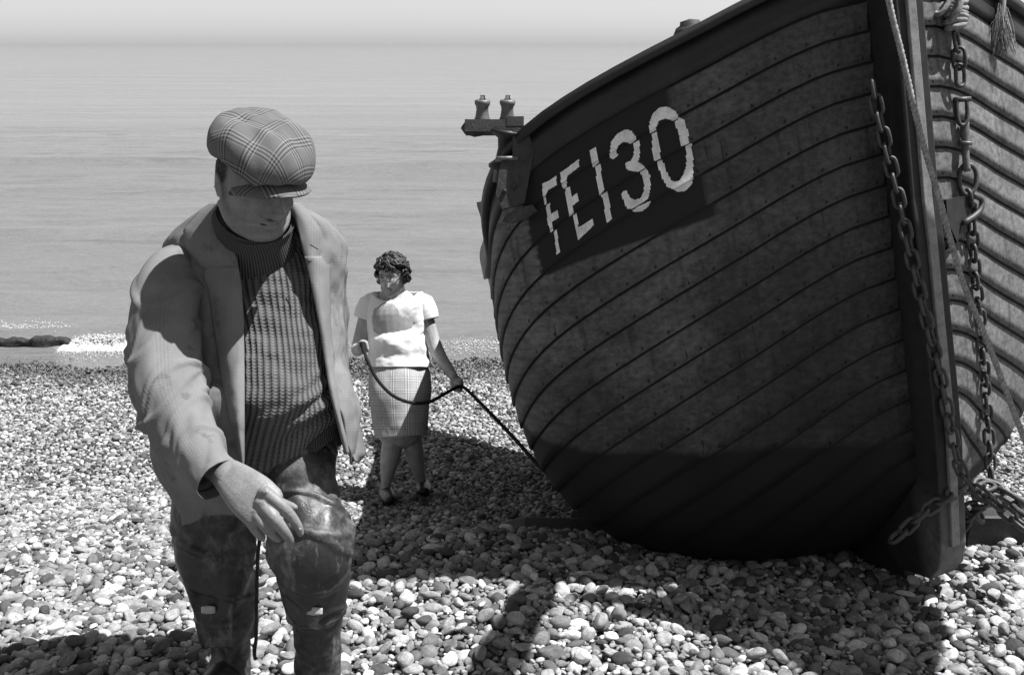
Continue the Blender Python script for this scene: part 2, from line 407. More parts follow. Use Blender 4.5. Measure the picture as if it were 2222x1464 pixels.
foam(700, 960, 10.6, SEA + .002, 600, .003, .007, .2, .01)
foam(-60, 170, 11.1, SEA + .05, 600, .003, .009, .14, .03)
foam(330, 700, 10.6, SEA, 500, .003, .008, .15, .01)
fx_ = (np.linspace(112, 345, 120)[None] - 1111) / F * (CT * 10.55 - ST * SEA); fy_ = np.linspace(10.36, 10.86, 34)[:, None]
ed_ = ss(0, .18, (fx_ - fx_.min()) / np.ptp(fx_)) * ss(0, .3, (fy_ - 10.36) / .5) * (1 - ss(.6, 1, (fy_ - 10.36) / .5))
fo.grid(np.stack([fx_ + 0 * fy_, fy_ + 0 * fx_, SEA - .03 + ed_ * (.080 + .022 * noise(fx_ * 14, fy_ * 14, 25) + .014 * noise(fx_ * 37, fy_ * 37, 26))], -1))
tag(fo.build('surf_foam', M_foam), 'white foam of small waves breaking on the shingle edge', 'foam', kind='stuff')
# the dark curling lip of the little wave at the left
Xc = np.linspace(-6.2, -4.72, 90); cu = []
for i, x in enumerate(Xc):
    e = math.sin(math.pi * min(1, max(0, (x + 6.4) / 1.72))) ** .5
    h = (.09 + .03 * noise(x * 7, 0, 21) + .02 * noise(x * 19, 0, 22)) * float(e)
    row = [(x, 10.95, SEA - .03), (x, 10.78, SEA + h * .45), (x, 10.70, SEA + h * .85), (x, 10.66, SEA + h), (x, 10.60, SEA + h * .95), (x, 10.585, SEA + h * .6), (x, 10.60, SEA + h * .2), (x, 10.5, SEA - .03)]
    cu.append(row)
cu = np.array(cu); cu[..., 1] += .03 * noise(cu[..., 0] * 5, cu[..., 2] * 9, 23)
M_wave = m_plain('wave_face', .035, .35, .5, 20, .8, .02)
tag(link('breaking_wave', gridmesh('wave', cu), M_wave), 'dark curling face of a small wave at the left edge', 'wave', kind='structure')

NT.AL = 1.0

# ------------------------------------------------------------ the boat: a hull given by smooth curves (metres, along the keel)
HX = dict(L=3.6925, B=[0.0243, 0.5032, 1.1627, 1.0741, 0.7784, 0.5321, 0.2447, 0.1222], H=[2.2009, 1.9333, 1.6243, 1.4651, 1.4226, 1.5447, 1.7100, 1.9048],
          K=[0.4703, 0.1675, 0.0725, 0.0973, 0.1131, 0.1290, 0.1512, 0.1597], a=[0.6793, 0.9663, 0.7075, 0.6767], b=[0.0052, 0.0128, 0.0258, -0.0532],
          c=[0.9216, 1.1094, 0.9633, 1.0256], e=[0.4737, 0.4436, 0.4648, 0.2147])
K8 = np.array([0, 0.12, 0.25, 0.42, 0.6, 0.82, 0.94, 1.0]); KB = np.array([0, .2, .4, .6, .8, .9, .97, 1.]); K4 = np.array([0, .3, .65, 1.]); NS = 17
def cub(v, s, k):
    v = np.asarray(v, float); m = np.gradient(v, k); i = np.clip(np.searchsorted(k, s, side='right') - 1, 0, len(k) - 2)
    h = k[i + 1] - k[i]; u = (s - k[i]) / h
    return (2*u**3-3*u**2+1)*v[i] + (u**3-2*u**2+u)*h*m[i] + (-2*u**3+3*u**2)*v[i+1] + (u**3-u**2)*h*m[i+1]
def hull(s, t, side=1):
    s, t = np.broadcast_arrays(np.asarray(s, float), np.asarray(t, float))
    B = np.maximum(cub(HX['B'], np.sqrt(np.maximum(s, 0)), KB), .02); H = cub(HX['H'], s, K8); K = cub(HX['K'], s, K8)
    a, b, c, e = [cub(HX[q], s, K4) for q in 'abce']; D = H - K
    tt = np.maximum(t, 0) ** (0.5828 * (1 - s) + 1.0721 * s)
    y = 3*(1-tt)**2*tt*a*B + 3*(1-tt)*tt**2*c*B + tt**3*B + .03
    z = (1-tt)**3*K + 3*(1-tt)**2*tt*(K+b*D) + 3*(1-tt)*tt**2*(K+e*D) + tt**3*H
    x = 0.2858*(z/2)*(1-s)**2 + 0.4518*(1-z/2)*(1-s)**2 + 3.6925*s + 0.5059*z*s**3
    return np.stack([x, side * y, z], -1)
_yaw, _pi, _ro = R(18.3435), R(-14.5066), R(6.9062)
def b2w(Q):
    Q = np.asarray(Q, float); X, Y, Z = Q[..., 0], Q[..., 1], Q[..., 2]
    Y, Z = Y*math.cos(_ro) + Z*math.sin(_ro), -Y*math.sin(_ro) + Z*math.cos(_ro)
    X, Z = X*math.cos(_pi) - Z*math.sin(_pi), X*math.sin(_pi) + Z*math.cos(_pi)
    return np.stack([-math.sin(_yaw)*X - math.cos(_yaw)*Y, math.cos(_yaw)*X - math.sin(_yaw)*Y, Z], -1) + BO
BO = np.zeros(3); BR = b2w(np.eye(3)); BO = np.array([1.6949, 2.7609, -1.8142])
def w2b(Q): return (np.asarray(Q, float) - BO) @ BR.T
def hn(s, t, side=1):
    e = 1e-3; du = hull(s + e, t, side) - hull(s - e, t, side) if np.all(np.asarray(s) < .999) else hull(s, t, side) - hull(np.asarray(s) - e, t, side)
    dv = hull(s, np.asarray(t) + e, side) - hull(s, np.asarray(t) - e, side)
    n_ = np.cross(du, dv) * side; n_ /= np.linalg.norm(n_, axis=-1, keepdims=True) + 1e-9
    return n_
_q = hn(.35, .8, 1); HS = 1.0 if _q[1] > 0 else -1.0
def hout(s, t, off, side=1): return hull(s, t, side) + HS * hn(s, t, side) * np.asarray(off)[..., None]
def on_hull(px, py, side=1, off=0.):
    """world point on the hull skin behind a photograph pixel, pushed outward by off"""
    G = on_hull.g.get(side)
    if G is None:
        s, t = np.meshgrid(np.linspace(0, 1, 400), np.linspace(0, 1, 400)); Q = proj(b2w(hull(s, t, side))); G = on_hull.g[side] = (s, t, Q)
    s, t, Q = G; d = (Q[..., 0] - px) ** 2 + (Q[..., 1] - py) ** 2 + (Q[..., 2] - Q[..., 2].min()) * 40
    i = np.unravel_index(d.argmin(), d.shape); s0, t0 = s[i], t[i]
    return b2w(hout(np.array(s0), np.array(t0), np.array(off), side)), s0, t0
on_hull.g = {}
boat = empty('fishing_boat'); boat['_local'] = 1
boat.matrix_world = Matrix([[BR[0][i], BR[1][i], BR[2][i], BO[i]] for i in range(3)] + [[0, 0, 0, 1]])
tag(boat, 'dark clinker wooden fishing boat hauled up on the shingle bow first, FE130 on its side', 'fishing boat')

def m_wood(name, c, paint=False, side=1):
    n = NT(name); ob = n.tc.outputs['Object']; X, Y, Z = n.xyz(ob)[:3]
    uv = n.xyz(n.tc.outputs['UV']); U, V = uv[0], uv[1]
    g1 = n.noise(1., n.map(ob, (3, 40, 55)), 5, .65); g2 = n.noise(3.2, ob, 5, .65); g3 = n.noise(1., n.map(ob, (26, 26, 2.2)), 4, .6)
    col = n.math('MULTIPLY', c, n.rng(g1, .34, .66, .6, 1.35)); col = n.math('MULTIPLY', col, n.rng(g2, .3, .7, .6, 1.35))
    col = n.math('MULTIPLY', col, n.rng(g3, .55, .72, 1., .55))
    # rivets and their stains along the lap
    fu = n.math('ABSOLUTE', n.math('SUBTRACT', n.math('FRACT', n.math('ADD', n.math('DIVIDE', U, .105), n.math('MULTIPLY', g2, .5))), .5))
    dv = n.math('DIVIDE', n.math('SUBTRACT', V, .016), .007); du = n.math('DIVIDE', fu, .055)
    dd = n.math('ADD', n.math('MULTIPLY', dv, dv), n.math('MULTIPLY', du, du))
    col = n.math('MULTIPLY', col, n.rng(dd, .4, 1.2, .32, 1.))
    spots = n.noise(24., ob, 2, .5); col = n.math('MULTIPLY', col, n.rng(spots, .68, .76, 1., .6))
    drip = n.noise(1., n.map(ob, (60, 60, 5)), 2, .5); col = n.math('MULTIPLY', col, n.rng(drip, .72, .76, 1., .35))
    # worn pale scratches
    wornm = n.noise(1., n.map(ob, (14, 14, 3)), 4, .7); pale = n.math('MULTIPLY', n.rng(wornm, .68, .8, 0, 1), n.rng(g2, .5, .62, 0, .8))
    col = n.mix(pale, col, c * 2.6)
    # tarred bottom
    col = n.math('MULTIPLY', col, n.math('MULTIPLY', n.rng(V, .1015, .107, 1., .06), n.rng(V, .0, .0015, .12, 1.)))   # pitch in the laps, plus the shade under them painted into the colour
    low_dark = n.math('MULTIPLY', n.rng(n.math('ADD', n.math('ADD', Z, n.math('MULTIPLY', X, .22)), n.math('MULTIPLY', n.math('SUBTRACT', g2, .5), 1.1)), .85, 1.7, .60, 0), n.rng(g3, .3, .7, 1.1, .8))
    if side > 0: col = n.math('MULTIPLY', col, n.math('SUBTRACT', 1., low_dark, clamp=True))  # near side only: darker low down and towards the stem
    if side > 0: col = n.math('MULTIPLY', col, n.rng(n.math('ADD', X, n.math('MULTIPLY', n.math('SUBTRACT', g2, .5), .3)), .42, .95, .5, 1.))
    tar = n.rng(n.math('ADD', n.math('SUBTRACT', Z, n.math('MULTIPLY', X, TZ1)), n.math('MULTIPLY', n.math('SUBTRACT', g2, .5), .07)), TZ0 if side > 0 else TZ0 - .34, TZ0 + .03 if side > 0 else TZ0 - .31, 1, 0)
    col = n.mix(tar, col, .006)
    rough = n.rng(g2, .3, .7, .62, .85)
    if paint:   # black number panel
        s1 = n.math('MULTIPLY', n.rng(X, PX0 - .01, PX0, 0, 1), n.rng(n.math('ADD', X, n.math('MULTIPLY', g1, .03)), PX1 + .014, PX1 + .022, 1, 0))
        low = n.math('ADD', Z, n.math('MULTIPLY', g2, .03)); lim = n.math('ADD', PZ0, n.math('MULTIPLY', X, PZ1))
        s1 = n.math('MULTIPLY', s1, n.rng(n.math('SUBTRACT', low, lim), 0, .012, 0, 1))
        col = n.mix(s1, col, n.math('MULTIPLY', .012, n.rng(g2, .3, .7, .7, 1.6)))
    hh = n.math('ADD', g1, n.math('MULTIPLY', n.rng(dd, .2, 1., 1., 0.), .8))
    return n.out(col, rough, hh, .4, .0025, .3)
# extent of the black panel, from points of its outline on the hull
_pa = w2b(on_hull(1545, 440)[0]); _pb = w2b(on_hull(1150, 470)[0]); _pc = w2b(on_hull(1230, 575)[0]); _pd = w2b(on_hull(1500, 480)[0])
PX0, PX1 = float(_pa[0]), float(_pb[0])
PZ1 = float((_pc[2] - _pd[2]) / (_pc[0] - _pd[0])); PZ0 = float(_pd[2] - PZ1 * _pd[0])
_ta = w2b(on_hull(1290, 985)[0]); _tb = w2b(on_hull(1880, 972)[0])     # top of the tarred bottom
TZ1 = float((_tb[2] - _ta[2]) / (_tb[0] - _ta[0])); TZ0 = float(_ta[2] - TZ1 * _ta[0])
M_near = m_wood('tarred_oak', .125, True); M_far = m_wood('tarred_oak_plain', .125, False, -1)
M_black = m_plain('black_paint', .014, .5, .35, 9, .4, .003, .4)
M_darkwood = m_plain('dark_timber', .05, .75, .45, 16, .6, .005)
M_iron = m_plain('rusted_iron', .045, .55, .5, 40, .7, .002, .5)
M_ironlight = m_plain('worn_iron', .10, .5, .4, 30, .6, .002, .5)
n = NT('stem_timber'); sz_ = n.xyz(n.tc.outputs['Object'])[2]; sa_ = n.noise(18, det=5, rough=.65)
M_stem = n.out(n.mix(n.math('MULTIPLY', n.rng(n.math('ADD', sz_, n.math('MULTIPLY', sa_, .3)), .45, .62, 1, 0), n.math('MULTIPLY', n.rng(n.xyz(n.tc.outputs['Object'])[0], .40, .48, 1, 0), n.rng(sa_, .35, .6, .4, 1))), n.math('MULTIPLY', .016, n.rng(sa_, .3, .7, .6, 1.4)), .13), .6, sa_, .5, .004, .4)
sgrid = np.unique(np.concatenate([np.linspace(0, .07, 14), np.linspace(.07, .85, 60), np.linspace(.85, 1, 16)]))
def strake(k, side):
    tb, tt = 1 - (k + 1) / NS, 1 - k / NS; rows = [(-.02, .0), (0, .002), (.006, .012), (.3, .0088), (.65, .0052), (1., .002), (1.13, .0), (1.13, -.012)]
    G = np.empty((len(rows), len(sgrid), 3)); UVs = np.empty((len(rows), len(sgrid), 2))
    ul = np.concatenate([[0], np.cumsum(np.linalg.norm(np.diff(hull(sgrid, (tb + tt) / 2, side), axis=0), axis=1))])
    for j, (v, o) in enumerate(rows):
        if k == 0 and v > 1: v = 1.
        t = np.clip(tb + (tt - tb) * v, 0, 1)
        oo = o * (np.ones_like(sgrid)) + .0008 * noise(sgrid * 14, k * 3.1 + v, 31)
        G[j] = hout(sgrid, np.full_like(sgrid, t), oo, side); UVs[j, :, 0] = ul; UVs[j, :, 1] = max(v, 0) * .115 + (.002 if o > .011 else 0)
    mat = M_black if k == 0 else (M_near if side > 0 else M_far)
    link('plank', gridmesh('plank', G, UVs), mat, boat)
for side in (1, -1):
    for k in range(NS): strake(k, side)
# stem, keel, sternpost
def slab(prof, half, name, mat, parent=boat, bev=.006):
    """a timber cut from a profile in the boat's middle plane"""
    p = np.asarray(prof, float); n_ = len(p); V = []
    for y in (-half, half): V += [(x, y, z) for x, z in p]
    Fc = [tuple(range(n_))[::-1], tuple(range(n_, 2 * n_))] + [(i, (i + 1) % n_, n_ + (i + 1) % n_, n_ + i) for i in range(n_)]
    o = link(name, mesh(name, V, Fc, None, False), mat, parent)
    b = o.modifiers.new('edge', 'BEVEL'); b.width = bev; b.segments = 2; return o
def mid(px, py):
    r = P(px, py, 1.) @ BR.T; c = -BO @ BR.T; t = -c[1] / r[1]; q = c + t * r; return (q[0], q[2])
fr = [mid(*p) for p in ((1973, 0), (1994, 250), (2009, 430), (2020, 520), (2037, 700), (2052, 850), (2061, 960), (2066, 1072), (2070, 1183), (2065, 1225), (2044, 1247))]
x0_, z0_ = fr[0]; fr = [(x0_ - .05, z0_ + .42)] + fr
_se = [(float(hull(0., t)[0]) + .1, float(hull(0., t)[2])) for t in np.linspace(.0, 1, 7)]
stem_prof = fr + [(.60, fr[-1][1] + .0), (.72, .25)] + _se + [(_se[-1][0] - .05, z0_ + .42)]
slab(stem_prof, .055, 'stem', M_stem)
# iron stem band on its leading edge
bp = np.array(fr[:-2]); off_ = np.array([-.006, 0]); q = [(x - .012, z) for x, z in bp] + [(x + .01, z) for x, z in bp[::-1]]
M_band = m_plain('stem_band_iron', .2, .5, .35, 30, .4, .002, .5)
slab(q, .017, 'stem_band', M_band, boat, .003)
kp = [(.58, .06)] + [(float(hull(s, 0.)[0]), float(hull(s, 0.)[2]) - .10) for s in np.linspace(.12, 1, 8)]
kp += [(float(hull(s, 0.)[0]), float(hull(s, 0.)[2]) + .05) for s in np.linspace(1, .05, 10)]
slab(kp, .05, 'keel', M_black)
se = [tuple(hull(1., t)[[0, 2]]) for t in np.linspace(0, 1, 9)]
slab([(x - .06, z) for x, z in se] + [(x + .06, z) for x, z in se[::-1]], .07, 'sternpost', M_darkwood)
slab([(x + .075, z - .0) for x, z in se[1:]] + [(se[-1][0] + .12, se[-1][1] + .12), (se[-1][0] + .3, se[-1][1] + .1)] + [(x + .36 - .02 * i, z) for i, (x, z) in enumerate(se[:0:-1])], .025, 'rudder', M_black)
# rubbing timber and cap along the sheer, deck
for side in (1, -1):
    s_ = sgrid; c0 = hull(s_, 1., side); n0 = HS * hn(s_, np.full_like(s_, .995), side); n0[:, 2] = 0; n0 /= np.linalg.norm(n0, axis=1, keepdims=True); up = np.array([0, 0, 1.])
    prof = [(.0, -.0), (.026, -.0), (.026, .035), (-.07, .035), (-.07, 0)]
    G = np.stack([c0 + n0 * a + up * b for a, b in prof], 0)
    link('gunwale', gridmesh('gunwale', np.concatenate([G, G[:1]])), M_black, boat)
dk = np.stack([hull(sgrid, .93, 1) * [1, .985, 1], hull(sgrid, .93, 1) * [1, 0, 1] + [0, 0, .03], hull(sgrid, .93, -1) * [1, .985, 1]], 0)
link('deck', gridmesh('deck', dk), M_darkwood, boat)

# registration number, painted over the laps
M_white = m_plain('white_lettering', .70, .6, .22, 25, .2, .001)
GL = {
 'F': [[(1177,398),(1192,392),(1207,381),(1208,402),(1190,412),(1184,424),(1187,440),(1182,446),(1177,422)],
       [(1185,446),(1193,440),(1196,464),(1209,456),(1212,472),(1198,482),(1201,500),(1194,505),(1188,478)],
       [(1202,501),(1208,498),(1211,520),(1216,547),(1208,553),(1205,528)]],
 'E': [[(1216,374),(1226,368),(1256,345),(1257,362),(1231,382),(1229,392),(1231,405),(1222,410),(1217,394)],
       [(1226,410),(1236,405),(1240,428),(1253,418),(1256,436),(1243,446),(1246,462),(1236,470),(1230,440)],
       [(1243,468),(1250,463),(1256,493),(1286,474),(1288,489),(1254,522),(1248,495)]],
 '1': [[(1280,326),(1293,319),(1300,352),(1287,364),(1284,350)], [(1291,363),(1302,355),(1311,413),(1301,424),(1296,396)],
       [(1305,423),(1318,415),(1328,475),(1317,484),(1311,450)]],
 '3': [[(1323,334),(1326,308),(1340,290),(1358,281),(1370,284),(1378,295),(1380,304),(1368,313),(1360,309),(1352,308),(1342,316),(1337,328),(1339,334),(1342,337),(1331,346),(1324,342)],
       [(1374,311),(1386,305),(1389,325),(1387,345),(1383,352),(1391,355),(1400,364),(1386,373),(1376,372),(1364,370),(1357,364),(1358,352),(1368,350),(1374,340),(1376,325)],
       [(1388,374),(1402,365),(1410,380),(1412,398),(1410,416),(1407,430),(1397,438),(1383,447),(1371,454),(1360,452),(1351,430),(1348,420),(1353,415),(1360,413),(1366,428),(1376,434),(1390,430),(1397,415),(1398,398),(1395,384)],
       [(1371,457),(1385,448),(1412,436),(1408,447),(1394,458),(1378,460)]],
 '0': [[(1409,286),(1409,266),(1417,246),(1432,233),(1449,232),(1466,242),(1474,256),(1461,263),(1452,259),(1442,258),(1430,262),(1424,276),(1424,282),(1411,290)],
       [(1415,291),(1426,285),(1430,310),(1434,344),(1420,350),(1415,320)], [(1463,265),(1475,256),(1487,262),(1494,295),(1494,312),(1478,318),(1475,295)],
       [(1425,352),(1437,346),(1446,372),(1457,392),(1464,394),(1474,392),(1482,380),(1488,364),(1490,345),(1487,318),(1500,310),(1504,345),(1504,384),(1462,408),(1449,407),(1436,385)],
       [(1456,408),(1470,401),(1504,385),(1502,398),(1494,408),(1486,415),(1470,416)]],
}
def inpoly(x, y, poly):
    c = np.zeros(x.shape, bool); q = poly[-1]
    for p in poly:
        with np.errstate(divide='ignore', invalid='ignore'):
            c ^= ((p[1] > y) != (q[1] > y)) & (x < (q[0] - p[0]) * (y - p[1]) / (q[1] - p[1] + 1e-12) + p[0])
        q = p
    return c
def strake_off(t):
    f = t * NS; v = f - np.floor(f); return np.interp(v, [0, .3, .65, 1], [.012, .0088, .0052, .002])
for ch, polys in GL.items():
    mb = MB(); al = np.array([p for q in polys for p in q], float)
    x0c, x1c, y0c, y1c = al[:, 0].min() - 6, al[:, 0].max() + 6, al[:, 1].min() - 6, al[:, 1].max() + 6
    st = [on_hull(x, y)[1:] for x in (x0c, (x0c + x1c) / 2, x1c) for y in (y0c, (y0c + y1c) / 2, y1c)]; st = np.array(st)
    sv = np.arange(st[:, 0].min(), st[:, 0].max(), .00055); t0, t1 = st[:, 1].min() - .01, st[:, 1].max() + .01
    for k in range(NS):
        lo, hi = max(t0, k / NS), min(t1, (k + 1) / NS)
        if hi <= lo: continue
        tv = np.linspace(lo, hi - 2e-4, max(2, int((hi - lo) / .0009))); S_, T_ = np.meshgrid(sv, tv)
        B_ = hout(S_, T_, strake_off(T_) + .0035); Q = proj(b2w(B_)); cx_ = (Q[:-1, :-1] + Q[1:, 1:]) / 2
        ins = np.zeros(cx_.shape[:2], bool)
        for p in polys: ins |= inpoly(cx_[..., 0], cx_[..., 1], p)
        jj, ii = np.nonzero(ins)
        if len(jj) == 0: continue
        W = len(sv); fa = np.stack([jj * W + ii, jj * W + ii + 1, (jj + 1) * W + ii + 1, (jj + 1) * W + ii], 1)
        us, inv = np.unique(fa, return_inverse=True); mb.add(B_.reshape(-1, 3)[us], inv.reshape(-1, 4).tolist())
    if mb.n: mb.build('letter' if ch.isalpha() else 'digit', M_white, boat)

NT.AL = .64

# ------------------------------------------------------------ people
def closed_tube(mb, rings, n=24, nseg=18, asp=.9, ex=2.0, round_=True):
    G, _ = tubepx(rings, n, nseg, asp, ex)
    if round_:
        c0, c1 = G[0].mean(0), G[-1].mean(0); r = np.linalg.norm(G[0] - c0, axis=1).mean()
        t0 = G[0].mean(0) - G[1].mean(0); t0 = t0 / (np.linalg.norm(t0) + 1e-9); t1 = G[-1].mean(0) - G[-2].mean(0); t1 = t1 / (np.linalg.norm(t1) + 1e-9)
        r1 = np.linalg.norm(G[-1] - c1, axis=1).mean()
        pre = [c0 + (G[0] - c0) * math.cos(a) + t0 * r * .8 * math.sin(a) for a in (1.35, .9, .45)]
        post = [c1 + (G[-1] - c1) * math.cos(a) + t1 * r1 * .8 * math.sin(a) for a in (.45, .9, 1.35)]
        G = np.concatenate([np.array(pre), G, np.array(post)])
    mb.grid(G, True, True)
def remeshed(mb, name, voxel, mat, parent, smooth=3):
    me = mesh(name, np.vstack(mb.V), mb.F); o = bpy.data.objects.new('tmp', me); COL.objects.link(o)
    m_ = o.modifiers.new('r', 'REMESH'); m_.mode = 'VOXEL'; m_.voxel_size = voxel; m_.use_smooth_shade = True
    if smooth: s_ = o.modifiers.new('s', 'SMOOTH'); s_.factor = .5; s_.iterations = smooth
    dg = bpy.context.evaluated_depsgraph_get(); me2 = bpy.data.meshes.new_from_object(o.evaluated_get(dg)); bpy.data.objects.remove(o)
    me2.name = name; return link(name, me2, mat, parent)
bm = bmesh.new(); bmesh.ops.create_icosphere(bm, subdivisions=3, radius=1)
IV2 = np.array([v.co[:] for v in bm.verts]); IF2 = [tuple(v.index for v in f.verts) for f in bm.faces]; bm.free()
def head_grid(man=True, nth=110, nph=84):
    """head in its own frame: +y face, +z crown, +x its left; origin mid-head"""
    th = np.linspace(-np.pi, np.pi, nth, endpoint=False)[None, :]; ph = np.linspace(-np.pi / 2 + .02, np.pi / 2 - .02, nph)[:, None]
    x = np.cos(ph) * np.sin(th); y = np.cos(ph) * np.cos(th); z = np.sin(ph) + 0 * th
    a, b, c = (.079, .098, .122) if man else (.073, .09, .112)
    X, Y, Z = a * np.sign(x) * abs(x) ** .92, b * y, c * z
    dn = np.clip(-z, 0, 1); fr = ss(-.2, .6, y)
    X = X * (1 - (.20 if man else .26) * dn ** 1.6); Y = Y + .012 * dn * fr - (1 - fr) * dn * .035; Y = Y - .012 * ss(.1, .9, z) * fr
    Y = np.where(y > 0, Y * (1 - .06 * ss(.2, 1, abs(x))), Y)
    f = ss(.15, .55, y)
    g = lambda cx, cz, sx_, sz_: np.exp(-((X - cx) / sx_) ** 2 - ((Z - cz) / sz_) ** 2)
    nose = np.exp(-(X / (.009 + .011 * ss(.02, -.035, Z))) ** 2) * ss(.03, -.03, Z) * (1 - ss(-.034, -.050, Z)) * (.036 if man else .026)
    Y = Y + f * nose
    Y = Y + f * (.006 * g(.0, .032, .045, .010) - .010 * (g(.031, .012, .015, .011) + g(-.031, .012, .015, .011)) + .006 * (g(.046, -.022, .02, .018) + g(-.046, -.022, .02, .018)))
    Y = Y + f * (.008 * g(0, -.064, .024, .006) + .009 * g(0, -.080, .020, .0065) - .010 * g(0, -.0712, .026, .0028) - .003 * g(0, -.09, .02, .006) + .009 * g(0, -.105, .02, .013))
    Y = Y + f * (.006 * (g(.014, -.042, .006, .006) + g(-.014, -.042, .006, .006)) - .0035 * (g(.03, -.058, .004, .016) + g(-.03, -.058, .004, .016)))
    if man: X = X + np.sign(X) * .010 * np.exp(-((Z + .06) / .03) ** 2) * ss(-.1, .5, y); Y = Y + f * .004 * g(0, -.12, .04, .02)
    return np.stack([X, Y, Z], -1)
def ear(side, man=True):
    t = np.linspace(-.6, 3.9, 22); C = np.stack([side * (.079 if man else .072) * np.ones(22) + side * .010 * np.sin(t * .8), -.012 - .017 * np.cos(t), -.010 + .030 * np.sin(t) - .004 * t], 1)
    return tube(C, .0055, 8)
def features(mb, fr_, k=1., man=True):
    def blob(x, y, z, r, sx_=1, sy_=1, sz_=1): mb.add(fr_(IV2 * [r * sx_, r * sy_, r * sz_] + [x, y, z]), IF2)
    yb = .098 if man else .090
    blob(0, yb + .020 * k, -.036, .0155 * k, 1.05, 1, .85); 
    for s_ in (-1, 1): blob(s_ * .0145 * k, yb + .008, -.040, .0105 * k, .9, 1.1, .8); blob(s_ * .037, yb - .036, -.030, .025 * k, 1, .9, .9); blob(s_ * .030, yb - .036, .030, .022 * k, 1.3, .9, .5)
    q = np.array([(0, yb + .002, .026), (0, yb + .010, .0), (0, yb + .017 * k, -.028)]); mb.grid(fr_(tube(crom(q, 10), np.linspace(.008, .012, 10) * k, 10)), True, True)
    for z, r, w_ in ((-.063, .0062, .022), (-.0755, .0072, .018)):
        q = np.array([(-w_, yb - .012, z - .002), (-w_ / 2, yb - .001, z), (0, yb + .003, z + .001), (w_ / 2, yb - .001, z), (w_, yb - .012, z - .002)]); mb.grid(fr_(tube(crom(q, 14), r * np.sin(np.linspace(.35, math.pi - .35, 14)), 10)), True, True)
    blob(0, yb - .024, -.099, .024 * (1 if man else .85), 1.15, .85, .8)
    q = np.array([(-.068, -.01, -.045), (-.060, .03, -.082), (-.030, .058, -.100), (0, .066, -.104), (.030, .058, -.100), (.060, .03, -.082), (.068, -.01, -.045)]) * (1 if man else .9); mb.grid(fr_(tube(crom(q, 24), .020 if man else .014, 12)), True, True)
    if man:
        for s_ in (-1, 1): blob(s_ * .036, yb - .060, -.078, .029, .9, 1.2, 1)
class Frame:
    def __init__(s, c, f, up=(0, 0, 1), sc=1., roll=0.):
        f = np.asarray(f, float); f /= np.linalg.norm(f); u = np.asarray(up, float); u = u - f * np.dot(u, f); u /= np.linalg.norm(u)
        x = np.cross(f, u); x, u = x * math.cos(roll) + u * math.sin(roll), u * math.cos(roll) - x * math.sin(roll)
        s.M = np.stack([x, f, u]) * sc; s.c = np.asarray(c, float)
    def __call__(s, G): return np.asarray(G, float) @ s.M + s.c

def m_skin(name, c):
    n = NT(name); a = n.noise(26, det=4); b = n.noise(170, det=3); h = n.math('ADD', n.math('MULTIPLY', a, .5), b)
    m = n.out(n.math('MULTIPLY', c, n.math('MULTIPLY', n.rng(a, .3, .7, .82, 1.15), n.rng(b, .3, .7, .88, 1.1))), .5, h, .45, .0022, .35)
    n.b.inputs['Subsurface Weight'].default_value = .04; n.b.inputs['Subsurface Radius'].default_value = (.005, .005, .005); return m
M_skin = m_skin('weathered_skin', .29); M_skinw = m_skin('skin', .54)
M_tweed = m_check('tweed_jacket', .21, .30, .075, .0036, .32, stain=.35)
M_cap = m_check('checked_cap', .05, .30, .070, .0046, .68)
M_skirt = m_check('checked_skirt', .26, .78, .070, .0070, .75)
n = NT('ribbed_sweater')
uvx, uvy = n.xyz(n.tc.outputs['UV'])[:2]
rib = n.math('ABSOLUTE', n.math('SINE', n.math('MULTIPLY', uvx, math.pi / .0155)))
chev = n.math('SINE', n.math('MULTIPLY', n.math('ADD', uvy, n.math('MULTIPLY', rib, .004)), 2 * math.pi / .0090))
hgt = n.math('ADD', rib, n.math('MULTIPLY', chev, .16)); sm = n.noise(7, det=4)
M_knit = n.out(n.math('MULTIPLY', n.math('MULTIPLY', .195, n.rng(hgt, -.2, 1.3, .42, 1.18)), n.rng(sm, .3, .7, .8, 1.15)), .95, hgt, .9, .004, .1)
n = NT('wool_rib'); uvx, uvy = n.xyz(n.tc.outputs['UV'])[:2]; rib = n.math('ABSOLUTE', n.math('SINE', n.math('MULTIPLY', uvx, math.pi / .0075)))
M_rib = n.out(n.math('MULTIPLY', .12, n.rng(rib, 0, 1, .45, 1.15)), .95, rib, .9, .003, .1)
n = NT('rubber_waders'); a = n.noise(9, det=6, rough=.7); b = n.noise(34, det=4, rough=.6); d = n.noise(1., n.map(n.tc.outputs['Object'], (22, 22, 7)), 5, .65)
col = n.math('MULTIPLY', .034, n.rng(b, .3, .7, .7, 1.4)); col = n.mix(n.math('MULTIPLY', n.rng(a, .5, .68, 0, 1), n.rng(b, .35, .65, .2, 1)), col, .24); col = n.mix(n.rng(d, .56, .70, 0, .7), col, .34)
M_wader = n.out(col, n.rng(a, .4, .65, .36, .65), n.math('ADD', b, n.math('MULTIPLY', a, 1.5)), .5, .004, .5)
M_trous = m_plain('canvas_trousers', .13, .85, .3, 14, .5, .003)
M_tag = m_plain('white_patch', .55, .6, .25, 50)
M_lining = m_plain('jacket_lining', .05, .8, .3, 20)
M_hair = m_plain('dark_curly_hair', .018, .55, .5, 60, .6, .003, .5)
M_hairm = m_plain('grey_hair', .10, .7, .4, 120, .8, .002)
M_blouse = m_plain('white_knit_top', 1.15, .85, .05, 120, .35, .002)
M_shoe = m_plain('black_shoe_leather', .014, .4, .4, 30)

